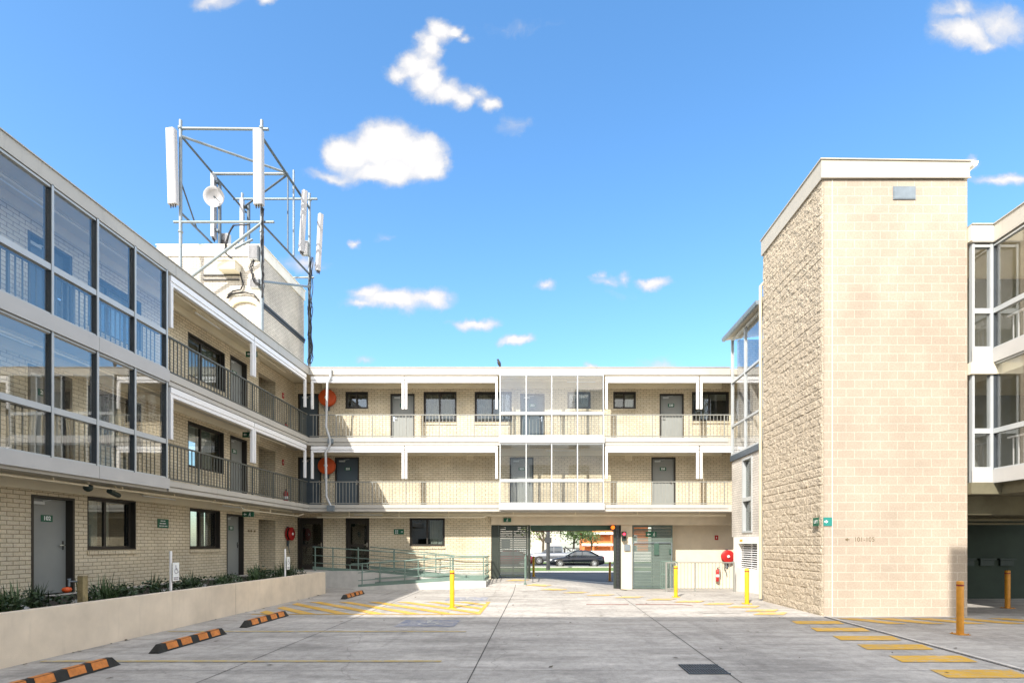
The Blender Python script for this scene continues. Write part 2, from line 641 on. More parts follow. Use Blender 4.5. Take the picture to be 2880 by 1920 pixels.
def copy_tree(o, parent=None):
    c = o.copy()
    COL.objects.link(c)
    if parent is not None:
        c.parent = parent
    for ch in o.children:
        copy_tree(ch, c)
    return c


def patch(pts, dz=0.008):
    """flat painted polygon lying on the ground"""
    m = MB()
    m.add([(x, y, gh(x, y) + dz) for x, y in pts], [tuple(range(len(pts)))])
    return m


def sheet(name, xs, ys, dz, mat, kind='structure'):
    m = MB()
    nx, ny = len(xs), len(ys)
    m.add([(x, y, gh(x, y) + dz) for y in ys for x in xs],
          [(j * nx + i, j * nx + i + 1, (j + 1) * nx + i + 1, (j + 1) * nx + i) for j in range(ny - 1) for i in range(nx - 1)], True)
    return m.build(name, mat, kind=kind)


def span(a, b, step):
    n = max(1, round((b - a) / step))
    return [a + (b - a) * i / n for i in range(n + 1)]
# ------------------------------------------------------------------ building kit
DL, WL = 9.1, 10.15        # left wing: balcony edge, wall face (distance west)
DB, WB = 20.9, 21.95       # back wing: balcony edge, wall face (depth)
FL = (0.65, 3.25, 5.90)    # floor levels
SL = ((2.99, 3.25), (5.60, 5.90))
ROOF0, ROOF1 = 8.385, 8.67


def window(par, T, u0, u1, z0, z1, d, split=0.5, cur=None, sill=True, inset=0.11):
    w = MB(T)
    a = 0.055
    f0, f1 = d + inset, d + inset + 0.05
    # deep dark lining of the reveal, then the sash frame
    w.box(u0, u0 + 0.025, d - 0.006, f1, z0 + 0.03, z1)
    w.box(u1 - 0.025, u1, d - 0.006, f1, z0 + 0.03, z1)
    w.box(u0 + 0.025, u1 - 0.025, d - 0.006, f1, z1 - 0.03, z1)
    w.box(u0, u1, d - 0.012, f1, z0, z0 + 0.03)
    w.box(u0 + 0.025, u0 + 0.025 + a, f0, f1 - 0.004, z0 + 0.03, z1 - 0.03)
    w.box(u1 - 0.025 - a, u1 - 0.025, f0, f1 - 0.004, z0 + 0.03, z1 - 0.03)
    w.box(u0 + 0.025 + a, u1 - 0.025 - a, f0, f1 - 0.004, z0 + 0.03, z0 + 0.03 + a)
    w.box(u0 + 0.025 + a, u1 - 0.025 - a, f0, f1 - 0.004, z1 - 0.03 - a, z1 - 0.03)
    um = u0 + (u1 - u0) * split
    w.box(um - 0.03, um + 0.03, f0 - 0.015, f1 - 0.006, z0 + 0.03 + a, z1 - 0.03 - a)
    ob = w.build('window', 'frame_brown', par)
    for x0, x1, dd in ((u0 + 0.08, um - 0.03, 0.012), (um + 0.03, u1 - 0.08, 0.026)):
        MB(T).box(x0, x1, f0 + dd, f0 + dd + 0.006, z0 + 0.085, z1 - 0.085).build('pane', 'window_glass', ob)
    if cur:
        for a0, a1, mt in cur:
            x0 = u0 + 0.09 + a0 * (u1 - u0 - 0.18)
            x1 = u0 + 0.09 + a1 * (u1 - u0 - 0.18)
            n = max(6, int((x1 - x0) / 0.028))
            vs, fs = [], []
            for i in range(n + 1):
                x = x0 + (x1 - x0) * i / n
                dd = f1 + 0.10 + 0.028 * math.sin(i * 1.55 + x * 7) + 0.012 * math.sin(i * 0.6)
                vs += [(x, dd, z0 + 0.05), (x, dd, z1 - 0.05), (x, dd + 0.004, z1 - 0.05), (x, dd + 0.004, z0 + 0.05)]
            for i in range(n):
                k = i * 4
                fs += [(k, k + 4, k + 5, k + 1), (k + 3, k + 2, k + 6, k + 7)]
            MB(T).add(vs, fs, True).build('curtain', mt, ob)
    if sill:
        s = MB(T)
        n = max(3, int((u1 - u0 + 0.04) / 0.086))
        st = (u1 - u0 + 0.04) / n
        for i in range(n):
            x = u0 - 0.02 + i * st
            s.prism([(x + 0.004, d - 0.035, z0 - 0.115), (x + 0.004, d + 0.1, z0 - 0.115), (x + 0.004, d + 0.1, z0 - 0.002), (x + 0.004, d - 0.035, z0 - 0.025)],
                    (st - 0.008, 0, 0))
        s.build('sill', 'brick_cream', ob)
    return ob


def door(par, T, u0, u1, z0, z1, d, num=None, mat='door_grey', hand=1, inset=0.15, glazed=False):
    ft = 0.05
    if glazed:
        lf = MB(T)
        for b in ((u0 + ft, u0 + ft + 0.1, z0, z1 - ft), (u1 - ft - 0.1, u1 - ft, z0, z1 - ft),
                  (u0 + ft + 0.1, u1 - ft - 0.1, z0, z0 + 0.22), (u0 + ft + 0.1, u1 - ft - 0.1, z1 - ft - 0.2, z1 - ft),
                  (u0 + ft + 0.1, u1 - ft - 0.1, z0 + 0.95, z0 + 1.05)):
            lf.box(b[0], b[1], d + inset, d + inset + 0.045, b[2], b[3])
        ob = lf.build('door', 'frame_brown', par)
        MB(T).box(u0 + ft + 0.1, u1 - ft - 0.1, d + inset + 0.018, d + inset + 0.026, z0 + 0.22, z1 - ft - 0.2).build('pane', 'window_glass', ob)
    else:
        ob = MB(T).box(u0 + ft, u1 - ft, d + inset, d + inset + 0.045, z0 + 0.012, z1 - ft - 0.004).build('door', mat, par)
    f = MB(T)
    f.box(u0, u0 + ft, d - 0.008, d + inset + 0.06, z0, z1)
    f.box(u1 - ft, u1, d - 0.008, d + inset + 0.06, z0, z1)
    f.box(u0 + ft, u1 - ft, d - 0.008, d + inset + 0.06, z1 - ft, z1)
    f.build('door_frame', 'frame_brown', ob)
    hu = u1 - ft - 0.075 if hand > 0 else u0 + ft + 0.075
    h = MB(T)
    h.box(hu - 0.022, hu + 0.022, d + inset - 0.008, d + inset, z0 + 0.93, z0 + 1.12)
    h.tube((hu, d + inset - 0.006, z0 + 1.03), (hu, d + inset - 0.055, z0 + 1.03), 0.011, 8)
    h.bar((hu + 0.012 * hand, d + inset - 0.05, z0 + 1.03), (hu - 0.125 * hand, d + inset - 0.05, z0 + 1.03), 0.02)
    h.build('handle', 'chrome', ob)
    cl = MB(T).box(u0 + ft + 0.1, u0 + ft + 0.34, d + inset - 0.06, d + inset, z1 - ft - 0.13, z1 - ft - 0.07)
    cl.bar((u0 + ft + 0.3, d + inset - 0.05, z1 - ft - 0.055), (u0 + ft + 0.52, d + inset - 0.02, z1 - ft - 0.02), 0.018)
    if not glazed:
        cl.build('door_closer', 'silver_frame', ob)
        um = (u0 + u1) / 2
        if num:
            s = MB(T).box(um - 0.13, um + 0.13, d + inset - 0.008, d + inset, z0 + 1.52, z0 + 1.66)
            s.mi = 1
            s.text(num, 0.115, (um, d + inset - 0.008, z0 + 1.59), bold=0.004)
            s.build('door_number', ['sign_green', 'sign_white'], ob)
    return ob


def railing(par, T, u0, u1, d, zf, posts, mat):
    r = MB(T)
    r.box(u0, u1, d - 0.028, d + 0.028, zf + 0.90, zf + 0.935)
    r.box(u0, u1, d - 0.018, d + 0.018, zf + 0.055, zf + 0.085)
    k = sorted(set([u0] + list(posts) + [u1]))
    for a, b in zip(k, k[1:]):
        n = max(1, round((b - a) / 0.134))
        for i in range(1, n):
            x = a + (b - a) * i / n
            r.box(x - 0.0095, x + 0.0095, d - 0.0095, d + 0.0095, zf + 0.085, zf + 0.90)
    ob = r.build('railing', mat, par)
    for p in posts:
        MB(T).box(p - 0.019, p + 0.019, d - 0.021, d + 0.021, zf - 0.06, zf + 0.898).build('post', mat, ob)
    return ob


def blind_frame(par, T, u0, u1, d, zt, first=True, last=True):
    """white header box with half-height side guides for a roller screen"""
    b = MB(T)
    b.box(u0, u1, d - 0.055, d + 0.06, zt - 0.135, zt)
    b.box(u0, u1, d - 0.03, d + 0.05, zt - 0.175, zt - 0.14)
    b.box(u0, u1, d - 0.045, d + 0.05, zt - 0.24, zt - 0.18)
    for on, x in ((first, u0), (last, u1 - 0.085)):
        if on:
            b.box(x, x + 0.085, d - 0.05, d + 0.03, zt - 1.28, zt - 0.243)
            b.box(x + 0.03, x + 0.055, d - 0.062, d - 0.052, zt - 1.28, zt - 0.243)
    return b.build('blind_frame', 'white_metal', par)


def glass_bay(par, T, us, d, levels, mat_spandrel='grey_panel', glassmats=('bay_glass_blue', 'bay_glass')):
    """levels: (z bottom, z transom, z top, spandrel bottom) from the top floor down"""
    f = MB(T)
    lo, hi = levels[-1][3], levels[0][2] + 0.03
    for u in us:
        f.box(u - 0.022, u + 0.022, d - 0.05, d - 0.036, lo + 0.02, hi)
        f.mi = 1
        f.box(u - 0.024, u + 0.024, d - 0.0355, d + 0.11, lo + 0.02, hi)
        f.mi = 0
    for (zb, zt, zh, zs) in levels:
        for a, b in zip(us, us[1:]):
            f.box(a + 0.026, b - 0.026, d - 0.035, d + 0.07, zt - 0.06, zt + 0.055)
            f.box(a + 0.03, b - 0.03, d - 0.03, d + 0.06, zb, zb + 0.035)
            f.box(a + 0.03, b - 0.03, d - 0.03, d + 0.06, zh - 0.04, zh)
    ob = f.build('glass_bay', ['silver_frame', 'frame_dark'], par)
    for k, (zb, zt, zh, zs) in enumerate(levels):
        for a, b in zip(us, us[1:]):
            g = glassmats[min(k, len(glassmats) - 1)]
            MB(T).box(a + 0.03, b - 0.03, d + 0.012, d + 0.022, zb + 0.035, zt - 0.07).build('glass_pane', g, ob)
            MB(T).box(a + 0.03, b - 0.03, d + 0.012, d + 0.022, zt + 0.06, zh - 0.04).build('glass_pane', g, ob)
        mid = len(us) // 2
        p = MB(T)
        for a, b in ((us[0] - 0.05, us[mid] - 0.004), (us[mid] + 0.004, us[-1] + 0.05)):
            p.box(a, b, d - 0.075, d - 0.052, zs, zb - 0.004)
        p.build('spandrel_panel', mat_spandrel, ob)
    return ob


# ------------------------------------------------------------------ left wing
def left_wing():
    W = thing('apartment_wing', (-11.5, 12, 0), 'three-storey cream brick wing in shade along the left side, with glazed balcony bay', 'building',
              'motel wings round the courtyard')
    T = LEFT
    ue = 26.5
    doors = [(10.57, 11.56, FL[0], 2.70, '102'), (17.2, 18.2, FL[0], 2.70, '101'),
             (10.5, 11.5, FL[1], 5.30, '202'), (17.4, 18.4, FL[1], 5.30, '201'),
             (10.5, 11.5, FL[2], 7.95, '302'), (17.4, 18.4, FL[2], 7.95, '301')]
    CK = [(0.0, 0.42, 'curtain'), (0.62, 0.8, 'curtain')]
    wins = [(11.89, 13.32, 1.57, 2.78, [(0.0, 0.36, 'curtain'), (0.5, 0.62, 'curtain')]), (15.38, 16.85, 1.56, 2.76, [(0.5, 0.72, 'curtain')]),
            (11.9, 13.5, 4.0, 5.28, CK), (15.3, 17.05, 3.95, 5.28, [(0.42, 0.9, 'curtain')]),
            (11.9, 13.5, 6.62, 7.86, CK), (15.3, 17.1, 6.6, 7.86, [(0.45, 0.9, 'curtain')])]
    alc = [(19.17, 20.4, FL[0], 2.62), (19.17, 20.4, FL[1], 5.28), (19.17, 20.4, FL[2], 7.95)]
    w = MB(T)
    w.wall(2.0, WB + 0.25, 0, ROOF0, WL, 0.25, [x[:4] for x in doors] + [x[:4] for x in wins] + alc)
    for a in alc:        # alcove side walls
        w.box(a[0] - 0.12, a[0], WL + 0.25, 11.75, a[2], a[3] + 0.3)
        w.box(a[1], a[1] + 0.12, WL + 0.25, 11.75, a[2], a[3] + 0.3)
    w.build('wall', 'brick_cream', W)
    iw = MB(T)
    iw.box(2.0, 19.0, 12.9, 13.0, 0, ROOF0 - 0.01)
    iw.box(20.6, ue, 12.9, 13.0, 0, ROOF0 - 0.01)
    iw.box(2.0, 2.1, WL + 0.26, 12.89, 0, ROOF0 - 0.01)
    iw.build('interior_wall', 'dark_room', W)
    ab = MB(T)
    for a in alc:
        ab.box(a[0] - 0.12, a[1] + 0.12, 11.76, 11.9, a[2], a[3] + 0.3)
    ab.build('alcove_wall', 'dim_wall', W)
    for (a, b, c, e, n) in doors:
        door(W, T, a, b, c, e, WL, n, mat='door_blue' if (c > 5 and a < 12) else 'door_grey')
    for (a, b, c, e, cu) in wins:
        window(W, T, a, b, c, e, WL, 0.42, cu)
    # slabs, roof and their trim
    s = MB(T)
    s.box(2.0, ue, WL - 0.02, 13.2, 0.2, FL[0])
    s.build('ground_floor_slab', 'concrete_pale', W)
    for z0, z1 in SL:
        s = MB(T)
        s.box(2.0, ue, DL, 13.2, z0, z1)
        s.box(12.95, DB - 0.052, DL - 0.05, DL - 0.002, z0 + 0.13, z1 + 0.012)
        s.box(12.95, DB - 0.052, DL - 0.04, DL - 0.002, z0 + 0.005, z0 + 0.10)
        s.build('balcony_slab', 'white_fascia', W)
    s = MB(T)
    s.box(2.0, ue, DL + 0.02, 14.5, ROOF0 + 0.02, ROOF1 - 0.03)
    s.build('roof', 'cream_soffit', W)
    s = MB(T)
    for a, b in zip((2.0, 6.5, 13.2, 18.4), (6.492, 13.192, 18.392, DB - 0.02)):
        s.box(a, b, DL - 0.05, DL + 0.018, ROOF0, ROOF1)
        s.box(a, b, DL - 0.075, DL + 0.03, ROOF1 + 0.002, ROOF1 + 0.022)
    s.build('roof_fascia', 'white_fascia', W)
    c = MB(T)
    for z in (ROOF0 + 0.015, SL[1][0], SL[0][0]):
        c.box(2.1, 19.05, WL - 0.10, WL - 0.002, z - 0.2, z - 0.003)
        c.box(2.1, DB - 0.3, DL + 0.5, DL + 0.53, z - 0.045, z - 0.003)
    c.build('soffit_beam', 'cream_soffit', W)
    us = [12.89 - 1.013 * i for i in range(6)][::-1]
    glass_bay(W, T, us, DL, [(5.96, 6.855, 8.37, 5.66), (3.31, 4.21, 5.655, 3.05)])
    posts = [14.2, 15.55, 16.87, 18.2, 19.45, 20.4]
    for zf in FL[1:]:
        railing(W, T, 12.95, DB - 0.03, DL + 0.03, zf, posts, 'rail_dark')
        railing(W, T, 7.85, 12.85, DL + 0.14, zf, [9.2, 10.5, 11.8], 'rail_dark')
    for zt in (ROOF0 - 0.07, SL[1][0] - 0.035):
        blind_frame(W, T, 13.0, 16.8, DL - 0.01, zt)
        blind_frame(W, T, 16.84, 20.6, DL - 0.01, zt)
    return W


# ------------------------------------------------------------------ back wing
def bx(px):
    return (px - 1513.5) * WB / F


def bz(py):
    return EYE + (1529.5 - py) * WB / F


def back_wing():
    W = thing('apartment_wing', (0, 24, 0), 'three-storey brick wing across the back, sunlit, with white balcony edges and driveway gate below', 'building',
              'motel wings round the courtyard')
    T = I
    xr = 10.1
    rm = -1.95              # the passage to the street starts here
    F0, F1, F2 = FL
    doors = [(-9.98, bx(897), F2, 7.95, None, 'door_blue', -1), (bx(1098), bx(1166), F2, 7.95, '323', 'door_grey', -1),
             (bx(1463), bx(1532), F2, 7.95, '322', 'door_blue', 1), (bx(1855), bx(1923), F2, 7.95, '320', 'door_grey', -1),
             (-9.98, bx(904), F1, 5.31, None, 'door_blue', 1), (bx(942), bx(1010), F1, 5.31, '225', 'door_blue', 1),
             (bx(1433.5), bx(1500.5), F1, 5.31, '222', 'door_grey', 1), (bx(1832), bx(1900), F1, 5.31, '220', 'door_grey', 1)]
    gl = [(-10.0, bx(909), F0, 2.80), (bx(972.6), bx(1038.5), F0, 2.80)]
    zs0, zs1 = bz(1148.6), 8.03
    wins = [(bx(972), bx(1035), zs0, zs1, [(0.55, 1.0, 'dim_wall')]), (bx(1191.5), bx(1284), bz(1186.5), zs1, [(0.02, 0.45, 'curtain_check'), (0.55, 0.9, 'dim_wall')]),
            (bx(1335), bx(1439), bz(1186), zs1, [(0.02, 0.42, 'curtain_check'), (0.6, 0.95, 'dim_wall')]),
            (bx(1596), bx(1661), zs0, zs1, [(0.5, 1.0, 'curtain')]), (bx(1724.7), bx(1788.5), zs0, zs1, [(0.5, 1.0, 'curtain')]),
            (bx(1946), bx(2050), bz(1183), zs1, [(0.1, 0.45, 'curtain_check')])]
    gw = (bx(1152.5), bx(1251), bz(1535), 2.79)
    w = MB(T)
    w.wall(-10.15, xr, SL[0][1] - 0.2, ROOF0, WB, 0.25, [x[:4] for x in doors] + [x[:4] for x in wins])
    w.wall(-10.15, rm, 0.0, SL[0][1] - 0.2, WB, 0.25, gl + [gw])
    w.build('wall', 'brick_cream', W)
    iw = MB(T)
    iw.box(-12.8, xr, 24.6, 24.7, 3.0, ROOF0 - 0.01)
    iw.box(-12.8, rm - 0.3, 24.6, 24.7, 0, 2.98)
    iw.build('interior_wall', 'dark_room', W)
    rw = MB(T)
    rw.box(-14, xr, 26.3, 26.5, 3.0, ROOF0 - 0.01)
    rw.box(-14, rm - 0.02, 26.3, 26.5, 0, 2.98)
    rw.box(rm - 0.25, rm, WB + 0.26, 26.29, -0.3, 2.98)
    rw.box(6.1, xr, 26.3, 26.5, -0.4, 2.98)
    rw.build('rear_wall', 'render_tan', W)
    for (a, b, c, e, n, m, h) in doors:
        door(W, T, a, b, c, e, WB, n, mat=m, hand=h, inset=0.1)
    for g in gl:
        door(W, T, *g, WB, None, inset=0.12, glazed=True)
    for (a, b, c, e, cu) in wins:
        window(W, T, a, b, c, e, WB, 0.48, cu, inset=0.07)
    window(W, T, *gw, WB, 0.49, [(0.55, 0.98, 'curtain')], inset=0.07)
    # slabs
    x0 = -DL + 0.004
    s = MB(T)
    s.box(-10.15, rm - 0.26, WB - 0.02, 26.2, 0.2, F0)
    s.build('ground_floor_slab', 'concrete_pale', W)
    for z0, z1 in SL:
        s = MB(T)
        s.box(x0, xr, DB, 26.29, z0, z1)
        for a, b in ((x0, bx(1407) * DB / WB - 0.03), (bx(1697) * DB / WB + 0.05, xr - 2.6)):
            s.box(a, b, DB - 0.05, DB - 0.002, z0 + 0.13, z1 + 0.012)
            s.box(a, b, DB - 0.04, DB - 0.002, z0 + 0.005, z0 + 0.10)
        s.build('balcony_slab', 'white_fascia', W)
    s = MB(T)
    s.box(x0, xr, DB + 0.02, 26.6, ROOF0 + 0.02, ROOF1 - 0.03)
    s.build('roof', 'cream_soffit', W)
    s = MB(T)
    ks = [x0 + 0.05, -1.65, 2.3, 7.6]
    for a, b in zip(ks, ks[1:]):
        s.box(a, b - 0.008, DB - 0.05, DB + 0.018, ROOF0, ROOF1)
        s.box(a, b - 0.008, DB - 0.075, DB + 0.03, ROOF1 + 0.002, ROOF1 + 0.022)
    s.build('roof_fascia', 'white_fascia', W)
    c = MB(T)
    for z in (ROOF0 + 0.015, SL[1][0]):
        c.box(-8.95, 7.6, WB - 0.10, WB - 0.002, z - 0.24, z - 0.003)
        c.box(-8.95, 7.6, DB + 0.5, DB + 0.53, z - 0.05, z - 0.003)
    c.box(-8.95, rm, WB - 0.09, WB - 0.002, SL[0][0] - 0.13, SL[0][0] - 0.003)
    c.build('soffit_beam', 'cream_soffit', W)
    h = MB(T)
    h.box(rm + 0.004, 8.9, WB - 0.12, WB + 0.24, 2.50, SL[0][0] - 0.004)
    h.build('gate_lintel', 'render_tan', W)
    cl = MB(T)
    cl.box(bx(1747), bx(1778), WB + 0.01, WB + 0.235, -0.4, 2.497)
    cl.build('gate_column', 'render_tan', W)
    # recessed end wall on the right of the gates
    r = MB(T)
    r.box(bx(1894), 8.9, 22.55, 22.75, -0.4, 2.985)
    r.box(bx(1894), bx(1894) + 0.2, 22.76, 26.29, -0.4, 2.985)
    r.build('recess_wall', 'render_tan', W)
    us = [bx(p) * DB / WB for p in (1407, 1480, 1551.5, 1623.6, 1696)]
    glass_bay(W, T, us, DB - 0.06, [(5.96, 6.855, 8.37, 5.68), (3.31, 4.21, 5.66, 3.05)])
    for zf in FL[1:]:
        lp = [-8.0, -6.57, -5.24, -3.92, -2.53]
        railing(W, T, -9.05, us[0] - 0.04, DB + 0.03, zf, lp, 'rail_grey')
        railing(W, T, us[0] + 0.04, us[-1] - 0.04, DB + 0.10, zf, [-0.35, 0.9], 'rail_grey')
        railing(W, T, us[-1] + 0.05, 7.62, DB + 0.03, zf, [3.12, 4.53, 5.98, 7.38], 'rail_grey')
    for zt in (ROOF0 - 0.07, SL[1][0] - 0.035):
        blind_frame(W, T, -8.97, -5.30, DB - 0.01, zt)
        blind_frame(W, T, -5.26, -1.60, DB - 0.01, zt)
        blind_frame(W, T, 2.66, 6.34, DB - 0.01, zt)
        blind_frame(W, T, 6.40, 7.60, DB - 0.01, zt, last=False)
    return W


# ------------------------------------------------------------------ lift tower
TX0, TX1, TY0, TY1 = 6.72, 10.16, 12.5, 15.8
TZ = 10.315


def lift_tower():
    W = thing('lift_tower', (8.4, 14.1, 0), 'tall tan concrete block tower on the right, split-face on its left side', 'tower')
    c = MB()
    c.box(TX0 + 0.05, TX1, TY0, TY1, -0.05, TZ)
    c.build('block_wall', 'block_smooth', W)
    # split-face blocks: real relief, each block with its own chipped face
    m = MB()
    st = 0.03
    ny, nz = int((TY1 - TY0) / st), int((TZ + 0.02) / st)
    ys = [TY0 + 0.003 + (TY1 - TY0 - 0.003) * i / ny for i in range(ny + 1)]
    zs = [-0.02 + (TZ + 0.02) * i / nz for i in range(nz + 1)]
    vs = []
    for z in zs:
        row = math.floor(z / 0.207)
        fz = z / 0.207 - row
        for y in ys:
            uu = y / 0.405 + (0.5 if row % 2 else 0.0)
            k = math.floor(uu)
            fu = uu - k
            q = Vector((y * 1.0, z, k * 3.1 + row * 1.7))
            h = 0.016 * noise.noise(Vector((y * 5, z * 6, k * 7.3 + row * 3.1))) + 0.013 * noise.noise(q * 13) + 0.014 * noise.noise(q * 29)
            tilt = 0.008 * (noise.noise(Vector((k * 5.7, row * 9.1, 0.3))))
            e = min(fz, 1 - fz) * 0.207
            g = min(fu, 1 - fu) * 0.405
            edge = min(1.0, e / 0.02) * min(1.0, g / 0.02)
            cor = min(1.0, (y - TY0) / 0.05)
            vs.append((TX0 + 0.05 - (0.012 + (0.03 + h + tilt * (fu - 0.5) * 2) * (0.4 + 0.6 * edge)) * cor - 0.004, y, z))
    n1 = ny + 1
    fs = [(j * n1 + i, (j + 1) * n1 + i, (j + 1) * n1 + i + 1, j * n1 + i + 1) for j in range(nz) for i in range(ny)]
    m.add(vs, fs, False)
    j = MB().box(TX0 + 0.235, TX0 + 0.252, TY0 - 0.0025, TY0 - 0.0005, -0.02, TZ)
    j.build('control_joint', 'cream_trim', W)
    m.build('split_face_wall', 'block_rough', W)
    cap = MB()
    o = 0.035
    cap.prism([(TX0 - o, TY0 - o, TZ + 0.01), (TX0 - o, TY0 - o, 10.77), (TX1 + o, TY0 - o, 10.72), (TX1 + o, TY0 - o, TZ + 0.04)], (0, TY1 - TY0 + 2 * o, 0))
    cap.build('roof_cap', 'tower_cap', W)
    e = MB()
    e.box(TX0 - 0.05, TX1 + 0.05, TY0 - 0.055, TY0 - 0.036, TZ + 0.015, TZ + 0.04)
    e.prism([(TX0 - 0.06, TY0 - 0.06, 10.772), (TX0 - 0.06, TY0 - 0.06, 10.80), (TX1 + 0.1, TY0 - 0.06, 10.75), (TX1 + 0.1, TY0 - 0.06, 10.722)], (0, TY1 - TY0 + 0.12, 0))
    e.build('cap_flashing', 'tower_cap', W)
    g = MB()
    pr = [(TX1 + 0.04, 10.60), (TX1 + 0.09, 10.57), (TX1 + 0.15, 10.59), (TX1 + 0.18, 10.66), (TX1 + 0.18, 10.70), (TX1 + 0.04, 10.70)]
    g.prism([(x, TY0 - 0.10, z) for x, z in pr], (0, TY1 - TY0 + 0.1, 0))
    g.build('gutter', 'white_metal', W)
    z0, z1 = EYE + (1529.5 - 562) * TY0 / F, EYE + (1529.5 - 525.5) * TY0 / F
    x0, x1 = (2511 - 1513.5) * TY0 / F, (2574 - 1513.5) * TY0 / F
    v = MB().box(x0, x1, TY0 - 0.02, TY0 - 0.002, z0, z1)
    v.box(x0 + 0.02, x1 - 0.02, TY0 - 0.028, TY0 - 0.021, z0 + 0.02, z1 - 0.02)
    v.build('vent_plate', 'galv', W)
    # painted room range, flush on the block face
    t = MB()
    t.text('101-105', 0.15, (7.72, TY0 - 0.001, 1.81), lift=0.003)
    t.prism([(7.255, TY0 - 0.004, 1.81), (7.33, TY0 - 0.004, 1.85), (7.33, TY0 - 0.004, 1.77)], (0, 0.002, 0))
    t.box(7.33, 7.37, TY0 - 0.004, TY0 - 0.002, 1.80, 1.82)
    t.build('room_numbers', 'stencil_text', W)
    return W


# ------------------------------------------------------------------ stair bay tucked behind the tower
def stair_bay():
    W = thing('stair_bay', (8.8, 18.4, 0), 'narrow stair bay with blue glazing and sloping gutter, tucked behind the block tower', 'building')
    T = RIGHT
    d = 7.65
    uo, ui = -20.85, -15.85
    q = MB(T)
    q.wall(uo, ui, 1.98, 4.95, d, 0.2, [(-19.75, -18.85, 2.12, 4.87)])
    q.box(uo, uo + 0.18, d + 0.21, 10.05, 1.98, 9.7)
    q.build('wall', 'brick_white', W)
    iw = MB(T)
    iw.box(uo + 0.2, ui, 9.2, 9.3, 2.0, 9.7)
    iw.build('interior_wall', 'brick_white', W)
    b = MB(T)
    b.box(uo - 0.03, ui, d - 0.06, d + 0.25, 4.955, 5.17)
    b.build('floor_beam', 'galv_dark', W)
    us = [uo + 0.03, -19.5, -18.15, -16.9, -15.9]
    f = MB(T)
    for u in us:
        f.box(u - 0.03, u + 0.03, d - 0.04, d + 0.06, 5.175, 9.74)
    for z in (5.21, 6.32, 8.05, 9.72):
        for a, c in zip(us, us[1:]):
            f.box(a + 0.03, c - 0.03, d - 0.03, d + 0.05, z - 0.04, z + 0.04)
    fo = f.build('glazing_frame', 'silver_frame', W)
    for z0, z1 in ((5.25, 6.28), (6.36, 8.01), (8.09, 9.68)):
        for a, c in zip(us, us[1:]):
            MB(T).box(a + 0.03, c - 0.03, d + 0.01, d + 0.02, z0, z1).build('glass_pane', 'bay_glass_blue', fo)
    r = MB(T)
    r.prism([(uo - 0.2, d - 0.2, 9.80), (uo - 0.2, 10.1, 10.15), (uo - 0.2, 10.1, 10.22), (uo - 0.2, d - 0.2, 9.90)], (ui - uo + 0.2, 0, 0))
    r.build('roof', 'tower_cap', W)
    g = MB(T)
    g.prism([(uo - 0.22, d - 0.33, 9.84), (uo - 0.22, d - 0.30, 9.76), (uo - 0.22, d - 0.21, 9.76), (uo - 0.22, d - 0.205, 9.90), (uo - 0.22, d - 0.33, 9.90)], (3.3, 0, 0))
    g.build('gutter', 'galv', W)
    # narrow slit window
    w = MB(T)
    for a, c, z0, z1 in ((-19.75, -19.68, 2.12, 4.87), (-18.92, -18.85, 2.12, 4.87), (-19.68, -18.92, 2.12, 2.19), (-19.68, -18.92, 4.80, 4.87), (-19.68, -18.92, 3.28, 3.42)):
        w.box(a, c, d - 0.03, d + 0.12, z0, z1)
    wo = w.build('window', 'silver_frame', W)
    MB(T).box(-19.68, -18.92, d + 0.1, d + 0.11, 2.19, 3.28).build('pane', 'window_glass', wo)
    MB(T).box(-19.68, -18.92, d + 0.1, d + 0.11, 3.42, 4.80).build('pane', 'window_glass', wo)
    # louvred meter cupboard at the foot
    lo = MB(T)
    lo.wall(uo + 0.5, ui, -0.2, 1.975, d - 0.12, 0.3, [(-19.9, -18.15, 0.82, 1.72)])
    lo.build('base_wall', 'pale_render', W)
    lv = MB(T)
    for i in range(11):
        z = 0.86 + i * 0.079
        lv.prism([(-19.9, d - 0.02, z), (-19.9, d - 0.015, z - 0.006), (-19.9, d + 0.03, z + 0.018), (-19.9, d + 0.025, z + 0.024)], (1.75, 0, 0))
    lv.box(-19.05, -18.99, d + 0.03, d + 0.06, 0.82, 1.72)
    lv.build('louvre', 'white_metal', W)
    MB(T).box(-19.895, -18.155, d + 0.1, d + 0.15, 0.825, 1.715).build('louvre_back', 'dark_room', W)
    MB(T).box(-19.7, -19.45, d - 0.126, d - 0.121, 1.80, 1.87).build('warning_label', 'bollard_yellow', W)
    return W


